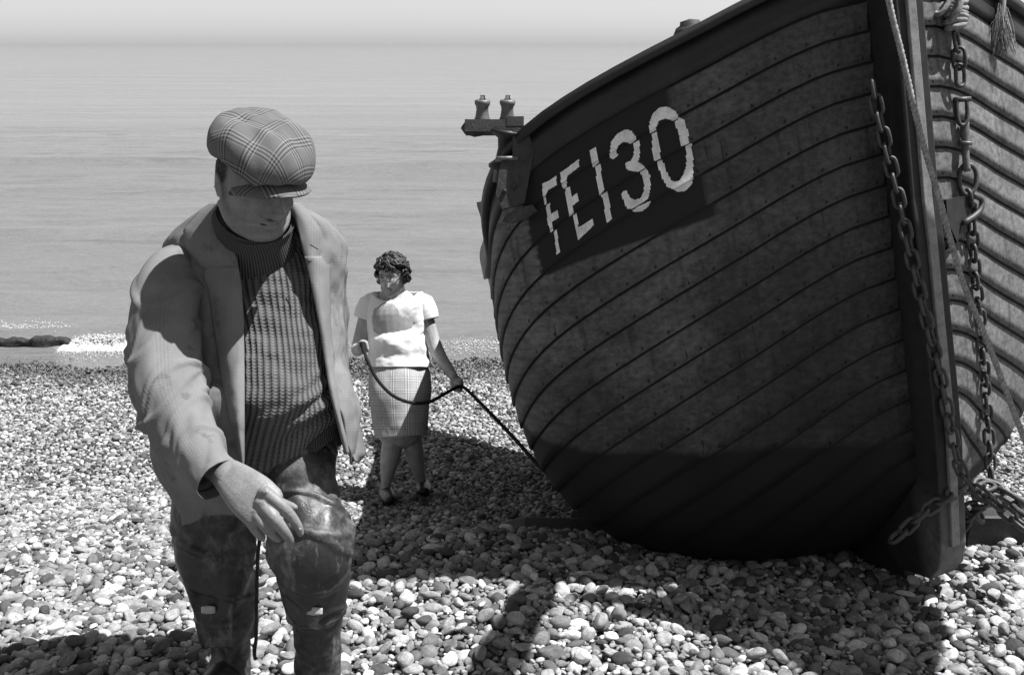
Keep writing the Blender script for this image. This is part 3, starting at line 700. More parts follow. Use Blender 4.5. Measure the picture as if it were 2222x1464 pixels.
def shell(rows, ring, phi0, phi1, nu, nv, ytop, ybot, foldf=None, closed=False):
    """cloth around an upright form. ring(y) -> cx, half width px, depth, half depth m; phi 0 faces the camera"""
    v = np.linspace(0, 1, nv)[:, None]; uu = np.linspace(0, 1, nu + (1 if closed else 0))[None, :]
    if closed: uu = uu[:, :-1]
    yt = ytop(uu) if callable(ytop) else ytop + 0 * uu; yb = ybot(uu) if callable(ybot) else ybot + 0 * uu
    y = yt + (yb - yt) * v; p0 = phi0(y) if callable(phi0) else phi0; p1 = phi1(y) if callable(phi1) else phi1
    ph = p0 + (p1 - p0) * uu; cx, w_, d, hd = ring(y)
    sx_ = np.sign(np.sin(ph)) * abs(np.sin(ph)) ** .9; cz = np.sign(np.cos(ph)) * abs(np.cos(ph)) ** .9
    G = P(cx + w_ * sx_, y, d - hd * cz)
    if foldf is not None: G = G + gnormals(G, closed) * foldf(ph, y)[..., None]
    wm = (w_ * d / F); uvs = np.stack(np.broadcast_arrays(ph * np.mean(wm), -y * np.mean(d) / F), -1)
    return G, uvs
def interp_ring(tab):
    T = np.array(tab, float)
    def r(y):
        y = np.asarray(y, float); out = []
        for k in range(1, T.shape[1]):
            m = np.gradient(T[:, k], T[:, 0]); yy = np.clip(y, T[0, 0], T[-1, 0]); i = np.clip(np.searchsorted(T[:, 0], yy, side='right') - 1, 0, len(T) - 2)
            h = T[i + 1, 0] - T[i, 0]; u = (yy - T[i, 0]) / h
            out.append((2*u**3-3*u**2+1)*T[i, k] + (u**3-2*u**2+u)*h*m[i] + (-2*u**3+3*u**2)*T[i+1, k] + (u**3-u**2)*h*m[i+1])
        return out
    return r

# ---- the fisherman
man = empty('person', P(560, 1500, 2.8)); tag(man, 'stooping man in checked flat cap, tweed jacket, ribbed sweater and rubber waders', 'person')
hf = Frame(P(555, 393, 2.52), (.60, -.76, -.25), roll=.04, sc=1.09)
bm_ = MB()
bm_.grid(hf(head_grid(True)), True, True); features(bm_, hf, 1.15)
for s_ in (-1, 1): bm_.grid(hf(ear(s_)), True, True); 
for s_ in (-1, 1):
    q = np.array([(s_ * .074, -.012, .012), (s_ * .083, -.016, -.008), (s_ * .078, -.008, -.035)]); bm_.grid(hf(tube(crom(q, 8), .010, 8)), True, True)
closed_tube(bm_, [(570, 600, 2.78, 200), (560, 530, 2.72, 150), (555, 470, 2.62, 130), (552, 420, 2.56, 120)], 14, 20, .95)
closed_tube(bm_, [(560, 1000, 2.82, 250), (575, 850, 2.80, 250), (570, 700, 2.78, 270), (560, 590, 2.78, 290), (562, 540, 2.76, 220)], 20, 26, .62)
closed_tube(bm_, [(420, 600, 2.68, 100), (372, 650, 2.61, 95), (358, 750, 2.53, 85), (370, 850, 2.455, 80), (400, 925, 2.40, 74), (440, 985, 2.34, 66), (478, 1018, 2.31, 62), (495, 1032, 2.28, 64)], 30, 18, .8)
closed_tube(bm_, [(690, 590, 2.86, 90), (712, 690, 2.95, 80), (712, 800, 3.0, 72), (690, 870, 2.95, 60), (670, 900, 2.9, 50)], 16, 14, .9)
closed_tube(bm_, [(505, 950, 2.84, 120), (465, 1100, 2.86, 105), (470, 1200, 2.86, 85), (490, 1330, 2.88, 75), (498, 1400, 2.88, 60)], 16, 14, .9)
closed_tube(bm_, [(640, 950, 2.72, 120), (655, 1060, 2.62, 105), (675, 1180, 2.58, 95), (680, 1330, 2.68, 78), (690, 1460, 2.74, 60)], 16, 14, .9)
# right hand: palm and five separate fingers
closed_tube(bm_, [(482, 1020, 2.30, 64), (512, 1045, 2.26, 86), (545, 1075, 2.225, 104), (572, 1100, 2.21, 104)], 14, 20, [.62, .5, .42, .36], 2.3)
FG = [[(572, 1066, 2.20, 31), (600, 1088, 2.19, 28), (626, 1112, 2.195, 25), (645, 1140, 2.21, 22), (652, 1157, 2.22, 17)],
      [(566, 1088, 2.20, 33), (592, 1120, 2.18, 29), (612, 1146, 2.19, 26), (628, 1168, 2.21, 22), (632, 1180, 2.22, 16)],
      [(552, 1106, 2.205, 31), (572, 1136, 2.185, 27), (590, 1156, 2.20, 24), (604, 1168, 2.22, 19)],
      [(536, 1114, 2.215, 28), (550, 1140, 2.2, 25), (562, 1158, 2.21, 21), (570, 1167, 2.225, 16)],
      [(552, 1058, 2.27, 34), (585, 1078, 2.29, 28), (612, 1092, 2.30, 24), (634, 1099, 2.31, 19), (641, 1101, 2.31, 14)]]
for fg in FG: closed_tube(bm_, fg, 16, 12, .95)
for kx, ky, kd in ((578, 1068, 2.192), (572, 1092, 2.19), (558, 1110, 2.195), (543, 1118, 2.205)):   # knuckles
    bm_.add(IV * .0135 + P(kx, ky, kd), IF)
for pth in ([(500, 1035), (535, 1058), (570, 1072)], [(498, 1042), (532, 1072), (560, 1094)], [(494, 1050), (520, 1080), (545, 1112)]):
    bm_.grid(tube(crom([P(x, y, 2.262 - .052 * i / 2) for i, (x, y) in enumerate(pth)], 10), .0045, 6), True, True)
body = remeshed(bm_, 'body', .0028, M_skin, man, 3)
# fingernails
for (x, y, dx, dy) in ((650, 1148, 1, 2), (631, 1170, .6, 1)):
    m_ = MB(); m_.add(IV * [.0045, .0025, .0052] + P(x, y, 2.205), IF); m_.build('fingernail', m_plain('nail', .42, .35, .1), man)
# hair at temple and nape
for s_ in (-1, 1):
    m_ = MB()
    for i in range(130):
        a = random.uniform(-.085, .012); z = random.uniform(.012, .05) - (.03 if a < -.04 else 0) * random.random()
        p0 = np.array([s_ * (.078 * math.sqrt(max(.05, 1 - (a / .1) ** 2)) + .002), a, z]); q = [p0, p0 + [s_ * .004, -.004, -.008], p0 + [s_ * .003, -.010, -.018]]
        m_.grid(hf(tube(crom(q, 4), .0012, 3)), True)
    m_.build('hair', M_hairm, man)
# eyes (under the peak of the cap)
for s_ in (-1, 1):
    m_ = MB(); m_.grid(hf(orient(lathe([(0, -.011), (.008, -.008), (.0115, 0), (.008, .008), (0, .011)], 14), (s_ * .031, .083, .010), (0, 1, 0)))); m_.build('eye', m_plain('eye_white', .5, .2, .05), man)

m_ = MB(); C = crom([(-.021, .086, -.0710), (-.011, .098, -.0690), (0, .1015, -.0685), (.011, .098, -.0690), (.021, .086, -.0710)], 12); m_.grid(hf(tube(C, .0018, 6)), True, True); m_.build('mouth', m_plain('mouth_line', .03, .6, .1), man)
# flat cap: soft crown pulled forward over a stiff peak
def cap_crown(nv=48, nu=90):
    th = np.linspace(-np.pi, np.pi, nu, endpoint=False)[None]; v = np.linspace(0, 1, nv)[:, None]
    rad = np.sin(v * np.pi / 2) ** .62; hgt = np.cos(v * np.pi / 2) ** .9
    ax_, ay = .116, .128; x = ax_ * rad * np.sin(th); y = ay * rad * np.cos(th) + .012 + .018 * ss(-.2, 1, np.cos(th)) * rad
    z = .082 + .070 * hgt - .022 * ss(.2, 1, np.cos(th)) * rad ** 1.5 + .012 * ss(0, -1, np.cos(th)) * rad
    z = z + .006 * noise(x * 20, y * 20, 51) + .0035 * noise(x * 48, y * 30, 52) - .006 * np.exp(-((x - .03 - y * .3) / .012) ** 2) * ss(0, .1, y)
    # back-turned underside towards the band
    G = np.stack([x, y, z], -1); rim = G[-1]
    th0 = th[0]; un = []
    for k, (sc_, dz) in enumerate(((1.0, -.007), (.98, -.013), (.93, -.017), (.84, -.019), (.78, -.021), (.76, -.030))):
        r2 = rim.copy(); r2[:, 0] = rim[:, 0] * sc_; r2[:, 1] = (rim[:, 1] - .012) * sc_ + .012; r2[:, 2] += dz; un.append(r2)
    G = np.concatenate([G, np.array(un)]); al = np.concatenate([np.zeros((1, nu)), np.cumsum(np.linalg.norm(np.diff(G, axis=0), axis=-1), 0)]); uv = np.stack([al * np.sin(th), al * np.cos(th)], -1); return G, uv
G, uvc = cap_crown()
ca_, sa_ = math.cos(.5), math.sin(.5); uvc = np.stack([uvc[..., 0] * ca_ + uvc[..., 1] * sa_, -uvc[..., 0] * sa_ + uvc[..., 1] * ca_], -1)
cap = empty('cap', hf((0, 0, .1))); tag(cap, "checked tweed flat cap worn by the stooping man", 'cap')
link('crown', gridmesh('crown', hf(G), uvc, True), M_cap, cap)
t = np.linspace(-1.12, 1.12, 44)[None]; v = np.linspace(0, 1, 10)[:, None]
px_ = (.100 + .010 * v) * np.sin(t); py_ = .030 + (.088 + .050 * v * np.clip(np.cos(t * 1.2), 0, 1) ** .7 * 1.) * np.cos(t * .98); pz_ = .040 - .016 * v ** 1.3 - .028 * (t / 1.12) ** 2 * (1 - .2 * v) + 0 * t
Gp = np.stack([px_, py_, pz_], -1); pk = link('peak', gridmesh('peak', hf(Gp), np.stack([Gp[..., 0], Gp[..., 1]], -1)), M_cap, cap)
sd = pk.modifiers.new('t', 'SOLIDIFY'); sd.thickness = .006; sd.offset = 0

# sweater
sw_ring = interp_ring([(505, 560, 95, 2.70, .08), (540, 560, 140, 2.76, .12), (600, 565, 160, 2.77, .155), (700, 580, 150, 2.735, .16), (800, 590, 150, 2.69, .165), (880, 590, 152, 2.66, .17), (960, 570, 148, 2.68, .16), (1040, 555, 140, 2.74, .14)])
def swf(ph, y):
    f = .010 * fbm(ph * 1.2, y / 60., 61)
    yy = y + (ph - .3) * 85                                    # soft rolls slanting down to the hem
    for c_, a_ in ((905, .016), (955, .020), (860, .010)): f = f + a_ * np.exp(-((yy - c_) / 14.) ** 2) * ss(-.5, .7, ph)
    return f
G, uvs = shell(None, sw_ring, -np.pi, np.pi, 150, 150, 505, lambda u: 1000 - 110 * ss(.53, .72, u) + 20 * ss(.4, .5, u), swf, True)
sweater = link('sweater', gridmesh('sweater', G, uvs, True), M_knit, man)
hem = G[-1]; hg = np.stack([hem + np.array([0, 0, -.0]), hem * 1 + gnormals(G, True)[-1] * .006 + [0, 0, -.006], hem + gnormals(G, True)[-1] * .008 + [0, 0, -.035], hem + [0, 0, -.042]])
hu = np.stack([np.repeat(np.cumsum(np.r_[0, np.linalg.norm(np.diff(hem, axis=0), axis=1)])[None], 4, 0), np.repeat(np.arange(4)[:, None] * .01, len(hem), 1)], -1)
link('sweater_hem', gridmesh('hem', hg, hu, True), M_rib, man)
G, uvs = tubepx([(566, 575, 2.74, 240), (562, 548, 2.70, 195), (556, 515, 2.655, 172), (552, 492, 2.625, 166), (551, 478, 2.61, 172), (552, 470, 2.60, 160)], 18, 70, .9)
n_ = gnormals(G, True); G = G + n_ * (.003 * noise(np.arange(70)[None] * .25, np.arange(18)[:, None] * .3, 62))[..., None]
link('roll_neck', gridmesh('roll_neck', G, uvs, True), M_rib, man)

# jacket
jr = interp_ring([(438, 553, 95, 2.70, .085), (462, 553, 128, 2.72, .105), (490, 551, 168, 2.745, .13), (520, 548, 190, 2.76, .155), (560, 550, 192, 2.765, .175), (620, 556, 186, 2.76, .185), (700, 556, 184, 2.735, .19), (800, 560, 188, 2.70, .195), (900, 556, 216, 2.67, .20), (1000, 556, 222, 2.67, .20), (1060, 562, 210, 2.69, .19), (1125, 582, 194, 2.71, .18)])
oL = lambda y: np.interp(y, [438, 470, 520, 560, 620, 700, 850, 1000, 1130], [492, 488, 498, 514, 524, 529, 530, 529, 512])
oR = lambda y: np.interp(y, [438, 470, 520, 560, 620, 700, 850, 1000, 1130], [628, 640, 652, 662, 676, 692, 716, 752, 770])
def asn(px, y, rg):
    cx, w_, d, hd = rg(y); return np.arcsin(np.clip((px - cx) / w_, -.999, .999))
def jf(ph, y):
    f = .012 * fbm(ph * 1.1, y / 110., 63) + .005 * fbm(ph * 5, y / 60., 64)
    f = f + .010 * np.sin((y + ph * 160) / 17.) * ss(840, 960, y) * (ph > 0) * .3
    return f
def jacket_half(left):
    if left:
        G, uvs = shell(None, jr, lambda y: asn(oL(y), y, jr), lambda y: -np.pi - .02, 90, 110, 440, lambda u: 1118 + 22 * ss(0, .4, u) - 60 * ss(.5, 1, u), jf)
    else:
        G, uvs = shell(None, jr, lambda y: asn(oR(y), y, jr), lambda y: np.pi + .02, 90, 110, 440, lambda u: 1005 - 45 * ss(.05, .35, u) + 98 * ss(.45, 1, u), jf)
    return G, uvs
jk = []
for left in (True, False):
    G, uvs = jacket_half(left); o = link('jacket', gridmesh('jacket', G, uvs), M_tweed, man); sd = o.modifiers.new('t', 'SOLIDIFY'); sd.thickness = .005; sd.offset = -1
# lapels and collar: strips lying on the fronts
def strip(inner, outer, ys, rg, lift, nu=16, sgn=1, name='lapel', foldamp=.003):
    ys = np.asarray(ys, float)[:, None]; u = np.linspace(0, 1, nu)[None]; xi, xo = inner(ys), outer(ys); x = xi + (xo - xi) * u
    ph = asn(x, ys, rg); cx, w_, d, hd = rg(ys); dep = d - hd * abs(np.cos(ph)) ** .9
    li = lift(ys, u); G = P(x, ys, dep - li - .006 - foldamp * fbm(x / 26., ys / 60., 66))
    uvs = np.stack(np.broadcast_arrays(x * 2.7 / F + .01, -ys * 2.7 / F), -1)
    o = link(name, gridmesh(name, G, uvs), M_tweed, man); sd = o.modifiers.new('t', 'SOLIDIFY'); sd.thickness = .004; sd.offset = 0; return o
bump = lambda h: (lambda y, u: h * np.sin(np.pi * np.clip(u * .9 + .12, 0, 1)) + .004)
strip(oL, lambda y: np.interp(y, [578, 600, 625, 700, 800, 900, 1010], [447, 440, 452, 462, 478, 497, 524]), np.linspace(578, 1010, 70), jr, bump(.022))
strip(oL, lambda y: np.interp(y, [438, 460, 500, 540, 575, 596], [468, 432, 398, 406, 432, 470]), np.linspace(440, 596, 34), jr, bump(.020), name='collar')
strip(oR, lambda y: np.interp(y, [555, 575, 600, 700, 800, 900, 980], [700, 716, 715, 716, 727, 742, 762]), np.linspace(556, 985, 66), jr, bump(.018))
strip(oR, lambda y: np.interp(y, [438, 460, 500, 540, 568], [648, 672, 698, 706, 690]), np.linspace(440, 568, 30), jr, bump(.016), name='collar')
# the loose tail of the open front at the right
ty_ = np.linspace(840, 1002, 40)[:, None]; u = np.linspace(0, 1, 14)[None]
x0_ = np.interp(ty_, [840, 900, 960, 1002], [728, 736, 750, 770]); x1_ = np.interp(ty_, [840, 880, 940, 985, 1002], [752, 770, 782, 792, 776])
Gt = P(x0_ + (x1_ - x0_) * u, ty_, 2.56 + .12 * u + .008 * np.sin(u * 7 + ty_ / 30)); o = link('jacket_tail', gridmesh('tail', Gt, np.stack(np.broadcast_arrays(u * .05, -ty_ * .00125), -1)), M_tweed, man)
sd = o.modifiers.new('t', 'SOLIDIFY'); sd.thickness = .004
m_ = MB(); m_.grid(tube(crom([P(673, 531, 2.575), P(682, 536, 2.57), (P(690, 541, 2.565))], 6), .0016, 5), True, True); m_.build('buttonhole', M_lining, man)
# sleeves with gathered folds
def sleeve(rings, n, nseg, name, folds, asp=.92, parent=man, mat=None, amp=.006, seed=70):
    G, uvs = tubepx(rings, n, nseg, asp); nn = gnormals(G, True); a = np.linspace(0, 2 * np.pi, nseg, endpoint=False)[None]; v = np.linspace(0, 1, n)[:, None]
    f = amp * (noise(np.cos(a) * 1.6 + 5 + v * 4, np.sin(a) * 1.6 + v * 7, seed) + .5 * noise(np.cos(a) * 3 + 9 + v * 6, np.sin(a) * 3 + v * 13, seed + 1))
    for v0, wv, am, slant, a0 in folds:
        f = f + am * np.exp(-((v - v0 - slant * np.sin(a - a0)) / wv) ** 2) * (.35 + .65 * (.5 + .5 * np.cos(a - a0)))
    G = G + nn * f[..., None] * (-1 if np.sum((G[n // 2] - G[n // 2].mean(0)) * nn[n // 2]) < 0 else 1)
    o = link(name, gridmesh(name, G, uvs, True), mat or M_tweed, parent); sd = o.modifiers.new('t', 'SOLIDIFY'); sd.thickness = .003; sd.offset = -1 ; return o
R_ARM = [(432, 572, 2.74, 60), (406, 580, 2.71, 112), (380, 606, 2.67, 138), (364, 650, 2.61, 144), (357, 720, 2.55, 148), (361, 800, 2.49, 148), (372, 862, 2.445, 142), (396, 925, 2.40, 126), (426, 980, 2.35, 112), (454, 1020, 2.315, 101), (474, 1040, 2.295, 97)]
fl = [(.30, .016, .011, .06, 1.2), (.36, .014, .012, .07, 2.2), (.44, .016, .012, .08, .8), (.52, .013, .014, .07, 1.6), (.58, .012, .016, .05, 2.4), (.63, .012, .017, .05, 1.0), (.68, .012, .013, .04, 2.0), (.75, .014, .010, .05, 1.4), (.84, .012, .010, .03, .6), (.22, .018, .010, .08, 2.8)]
fl = [(a, b * .8, c * 1.05, d * 2.0, e) for a, b, c, d, e in fl]
sleeve(R_ARM, 150, 72, 'sleeve', fl)
# cuff edge turned out
L_ARM = [(676, 500, 2.80, 60), (694, 520, 2.83, 92), (700, 580, 2.88, 92), (706, 660, 2.94, 84), (712, 740, 3.0, 78), (712, 820, 3.0, 76), (690, 880, 2.96, 66)]
sleeve(L_ARM, 70, 40, 'sleeve', [(.4, .03, .008, .05, 1), (.6, .03, .010, .05, 2)])
m_ = MB(); m_.grid(tube(crom([P(726, 598, 2.85), P(738, 606, 2.86), P(736, 628, 2.87), P(730, 648, 2.87)], 12), .005, 8), True, True); m_.build('pocket_edge', M_tweed, man)
# trousers seat and waders
def leg(rings, n, nseg, name, mat, folds, amp, seed, asp=.95, ex=2.): return sleeve(rings, n, nseg, name, folds, asp, man, mat, amp, seed)
leg([(560, 900, 2.80, 270), (560, 960, 2.80, 278), (556, 1010, 2.81, 270), (552, 1050, 2.83, 230)], 30, 60, 'trousers', M_trous, [(.5, .08, .01, .1, 1)], .006, 81, .62)
leg([(640, 925, 2.74, 150), (655, 960, 2.70, 146), (658, 1012, 2.66, 138)], 24, 44, 'trouser_leg', M_trous, [(.3, .05, .008, .1, 4.7), (.7, .06, .008, .1, 4.2)], .006, 83)
Lw = [(498, 985, 2.84, 210), (470, 1060, 2.85, 190), (462, 1130, 2.86, 166), (466, 1200, 2.86, 160), (480, 1270, 2.865, 138), (490, 1330, 2.87, 122), (494, 1384, 2.875, 112)]
leg(Lw, 90, 60, 'wader', M_wader, [(.42, .012, .005, .10, 4), (.53, .014, .008, .12, 5), (.66, .012, .006, .09, 4.4), (.85, .008, .004, .02, 4)], .007, 85)
Rw = [(650, 1000, 2.66, 152), (655, 1040, 2.635, 152), (662, 1085, 2.61, 146), (668, 1120, 2.59, 152), (676, 1165, 2.575, 176), (677, 1200, 2.575, 170), (680, 1245, 2.60, 146), (683, 1300, 2.64, 128), (686, 1330, 2.655, 124)]
leg(Rw, 110, 64, 'wader', M_wader, [(.02, .010, .004, .0, 4), (.33, .012, .009, .11, 5.2), (.42, .012, .010, .09, 4.0), (.52, .012, .006, .10, 5), (.64, .012, .008, .10, 3.6), (.80, .012, .005, .08, 4.6), (.97, .010, .006, .0, 4)], .008, 87)
def boot(rings, foot, seed):
    mb = MB(); G, uvs = tubepx(rings, 50, 44, .95); nn = gnormals(G, True); G = G + nn * (.004 * fbm(np.arange(44)[None] * .3, np.arange(50)[:, None] * .25, seed))[..., None]; mb.grid(G, True, True)
    closed_tube(mb, foot, 20, 24, .8, 2.4); return remeshed(mb, 'boot', .005, M_wader, man, 4)
boot([(490, 1300, 2.87, 100), (494, 1360, 2.875, 96), (500, 1400, 2.88, 84), (500, 1440, 2.88, 84), (498, 1470, 2.87, 92)], [(512, 1470, 2.92, 88), (490, 1480, 2.84, 96), (470, 1500, 2.74, 92), (458, 1520, 2.68, 76)], 91)
boot([(686, 1300, 2.65, 112), (688, 1360, 2.69, 104), (690, 1410, 2.72, 98), (688, 1460, 2.74, 100), (686, 1520, 2.74, 104)], [(690, 1520, 2.80, 100), (684, 1535, 2.70, 110), (678, 1560, 2.60, 108), (672, 1585, 2.53, 90)], 92)
for (x, y, d, wd) in ((452, 1322, 2.765, 14), (683, 1325, 2.535, 16)):
    m_ = MB(); u, v = np.meshgrid(np.linspace(-1, 1, 8), np.linspace(-1, 1, 5)); dd_ = .008 * u ** 2
    m_.grid(P(x + u * wd, y + v * 9 - abs(u) * v * 2, d + dd_)); o = m_.build('strap_patch', M_tag, man); sd = o.modifiers.new('t', 'SOLIDIFY'); sd.thickness = .003
# the rope dangling from his hand
rope([P(566, 1150, 2.235), P(560, 1200, 2.26), P(557, 1290, 2.32), P(556, 1370, 2.38), P(552, 1420, 2.43), P(556, 1428, 2.45)], .0052, 'rope', M_roped, "short dark rope hanging from the stooping man's hand between his boots", turns=60)

# ---- the woman
wom = empty('person', P(880, 1080, 6.0)); tag(wom, 'smiling woman with dark curly hair, glasses, white top and checked skirt holding a rope', 'person')
hw = Frame(P(850, 598, 5.96), (-.26, -.95, -.08), roll=-.04, sc=1.0)
b2 = MB(); b2.grid(hw(head_grid(False)), True, True); features(b2, hw, .82, False)
for s_ in (-1, 1): b2.grid(hw(ear(s_, False)), True, True)
closed_tube(b2, [(860, 665, 6.02, 60), (858, 640, 6.0, 44), (856, 615, 5.97, 42)], 12, 18, .95)
closed_tube(b2, [(868, 940, 6.0, 96), (868, 860, 6.02, 118), (866, 800, 6.02, 112), (862, 740, 6.01, 108), (858, 680, 6.01, 118), (858, 655, 6.02, 90)], 24, 26, .7)
closed_tube(b2, [(806, 660, 6.02, 38), (796, 690, 6.02, 37), (787, 720, 6.02, 34), (779, 748, 5.99, 31), (776, 760, 5.93, 28), (780, 756, 5.85, 24), (785, 752, 5.80, 22)], 26, 14, .95)
closed_tube(b2, [(908, 658, 6.02, 40), (922, 690, 6.02, 38), (932, 720, 6.02, 35), (944, 752, 6.01, 32), (960, 782, 5.97, 28), (978, 808, 5.92, 23), (985, 818, 5.90, 20)], 28, 14, .95)
for hx, hy, hd, sg in ((784, 752, 5.76, -1), (992, 829, 5.88, 1)):
    closed_tube(b2, [(hx - 1, hy - 6 * (sg > 0), hd + .04, 22), (hx + 2, hy + 3, hd, 27), (hx + 4, hy + 9, hd - .01, 22)], 8, 12, .7)
    for k in range(4):
        a = k * 5.4 - 8
        if sg < 0: q = [(hx + 3 + a * .3, hy - 6 + a * .7, hd - .01, 8.5), (hx + 11 + a * .2, hy - 5 + a * .7, hd - .045, 8), (hx + 13 + a * .1, hy + 2 + a * .7, hd - .05, 7.2), (hx + 8, hy + 6 + a * .6, hd - .035, 6)]
        else: q = [(hx - 6 + a * .9, hy + 2 + a * .35, hd - .02, 8.5), (hx - 3 + a * .9, hy + 12 + a * .3, hd - .045, 8), (hx + a * .9, hy + 18 + a * .2, hd - .03, 7.2), (hx + 3 + a * .8, hy + 13 + a * .2, hd - .01, 6)]
        closed_tube(b2, q, 10, 8, .95)
    closed_tube(b2, [(hx - 6, hy, hd - .01, 9), (hx - 2, hy - 9 if sg < 0 else hy + 3, hd - .035, 8.4), (hx + 6, hy - 11 if sg < 0 else hy + 4, hd - .045, 7)], 9, 8, .95)
closed_tube(b2, [(846, 900, 5.98, 62), (852, 950, 5.98, 47), (848, 985, 6.0, 44), (842, 1020, 6.02, 34), (838, 1050, 6.03, 22), (838, 1066, 6.03, 22)], 24, 16, .95)
closed_tube(b2, [(892, 900, 6.0, 62), (894, 950, 6.03, 46), (900, 985, 6.06, 41), (907, 1015, 6.1, 31), (914, 1040, 6.13, 21), (916, 1052, 6.13, 21)], 24, 16, .95)
remeshed(b2, 'body', .0052, M_skinw, wom, 2)
# eyes, brows, mouth, glasses
M_eye = m_plain('eye_dark', .02, .2, .1); M_lip = m_plain('lips', .09, .5, .1); M_teeth = m_plain('teeth', .75, .3, .05); M_frame = m_plain('spectacle_frame', .03, .3, .1)
for s_ in (-1, 1):
    m_ = MB(); m_.add(IV * [.010, .004, .0045] + [s_ * .030, .083, .010], IF); o = m_.build('eye', M_eye, wom); o.data.transform(Matrix.Identity(4)); V = np.array([v.co[:] for v in o.data.vertices]); o.data.vertices.foreach_set('co', hw(V).astype(np.float32).ravel())
def local_mesh(V, Fc, name, mat, par): return link(name, mesh(name, hw(V), Fc), mat, par)
G = tube(crom([(-.016, .083, .030), (0, .09, .034), (.0, .09, .034)], 4), .001, 4)
for s_ in (-1, 1):
    C = crom([(s_ * .046, .074, .026), (s_ * .032, .088, .031), (s_ * .018, .090, .028)], 8); m_ = MB(); m_.grid(hw(tube(C, .0022, 6)), True, True); m_.build('eyebrow', M_hair, wom)
C = crom([(-.024, .078, -.064), (-.012, .090, -.0685), (0, .094, -.0700), (.012, .090, -.0685), (.024, .078, -.064)], 12)
m_ = MB(); m_.grid(hw(tube(C, [.001] + [.0042] * 10 + [.001], 6)), True, True); m_.build('lips', M_lip, wom)
m_ = MB(); m_.grid(hw(tube(C[2:-2] + [0, .003, .001], .0030, 6)), True, True); m_.build('teeth', M_teeth, wom)
gl = empty('glasses', hw((0, .1, .01))); tag(gl, 'pale winged spectacles worn by the smiling woman', 'glasses')
M_lens = bpy.data.materials.new('lens'); M_lens.use_nodes = True; pbn = M_lens.node_tree.nodes['Principled BSDF']; pbn.inputs['Transmission Weight'].default_value = .9; pbn.inputs['Roughness'].default_value = .02; pbn.inputs['IOR'].default_value = 1.1; pbn.inputs['Base Color'].default_value = (.9, .9, .9, 1)
M_glf = m_plain('pale_spectacle_frame', .4, .25, .1, 30)
for s_ in (-1, 1):
    t = np.linspace(0, 2 * np.pi, 26); C = np.stack([s_ * .031 + .023 * np.cos(t), .104 - .006 * abs(np.cos(t)) + 0 * t, .008 + .017 * np.sin(t) + .006 * np.clip(s_ * np.cos(t), 0, 1) * (np.sin(t) > 0)], 1)
    m_ = MB(); m_.grid(hw(tube(C, .0018, 6)), True); m_.build('rim', M_glf, gl)
    m_ = MB(); m_.add(hw(np.vstack([C[:-1], C[:-1].mean(0)])), [(i, (i + 1) % 25, 25) for i in range(25)]); m_.build('lens', M_lens, gl)
    m_ = MB(); m_.grid(hw(tube(crom([(s_ * .053, .100, .018), (s_ * .070, .06, .018), (s_ * .076, .0, .012)], 8), .0022, 6)), True, True); m_.build('temple', M_frame, gl)
    m_ = MB(); m_.grid(hw(tube(crom([(s_ * .010, .104, .026), (s_ * .03, .106, .029), (s_ * .055, .101, .026)], 8), .0024, 6)), True, True); m_.build('brow_bar', M_frame, gl)
m_ = MB(); m_.grid(hw(tube(crom([(-.009, .103, .012), (0, .106, .015), (.009, .103, .012)], 6), .0018, 6)), True, True); m_.build('bridge', M_glf, gl)
# curls
m_ = MB(); rr_ = np.random.default_rng(5)
m_.grid(hw(orient(lathe([(0, .0), (.05, .004), (.078, .03), (.088, .07), (.075, .105), (.04, .125), (0, .13)], 24), (0, -.022, .0), (0, 0, 1))), True)
for i in range(560):
    v = rr_.normal(size=3); v /= np.linalg.norm(v)
    if v[2] < -.45 or (v[1] > .35 and v[2] < .42) : continue
    if v[1] > .0 and v[2] < .1 and abs(v[0]) < .75: continue
    r_ = np.array([.098, .102, .112]) * rr_.uniform(.90, 1.06); c = v * r_ + [0, -.016, .014]
    k = rr_.uniform(.009, .017); a0 = rr_.uniform(0, 6.28); t = np.linspace(0, 5.2, 12); h = np.cross(v, rr_.normal(size=3)); h /= np.linalg.norm(h); g_ = np.cross(v, h)
    C = c + k * (np.cos(t + a0)[:, None] * h + np.sin(t + a0)[:, None] * g_) * (1 - t / 9)[:, None] + v * (t * .0018)[:, None]
    m_.grid(hw(tube(C, [.005] + [.0078] * 10 + [.004], 6)), True, True)
m_.build('hair', M_hair, wom)
# white top: bust, short sleeves, round neck
wr = interp_ring([(622, 862, 34, 6.0, .055), (634, 862, 52, 6.01, .075), (650, 860, 66, 6.02, .10), (675, 859, 66, 6.02, .125), (700, 859, 64, 6.02, .14), (730, 859, 62, 6.02, .135), (760, 864, 64, 6.02, .137), (798, 868, 69, 6.02, .150)])
def wf(ph, y):
    f = np.exp(-((y - 710) / np.where(y < 710, 30., 15.)) ** 2) * .036 * (np.exp(-((ph + .55) / .40) ** 2) + np.exp(-((ph - .55) / .40) ** 2) + .75 * np.exp(-(ph / .4) ** 2))
    f = f + .018 * np.exp(-((y - 772) / 12.) ** 2) * ss(-1.2, .9, ph) * (abs(ph) < 1.7) + .005 * fbm(ph * 3, y / 22., 95)
    f = f + .009 * np.exp(-((y - 745 + ph * 16) / 5.) ** 2) * ss(.2, 1.2, ph) * (ph < 2)
    return f
nk = lambda u: 634 + 21 * np.exp(-((u - .48) / .13) ** 2)
G, uvs = shell(None, wr, -np.pi, np.pi, 110, 90, nk, 796, wf, True)
o = link('blouse', gridmesh('blouse', G, uvs, True), M_blouse, wom); sd = o.modifiers.new('t', 'SOLIDIFY'); sd.thickness = .004; sd.offset = -1
C = np.concatenate([G[0], G[:1, 0]]); m_ = MB(); m_.grid(tube(C, .0042, 7), True); m_.build('neckband', M_blouse, wom)
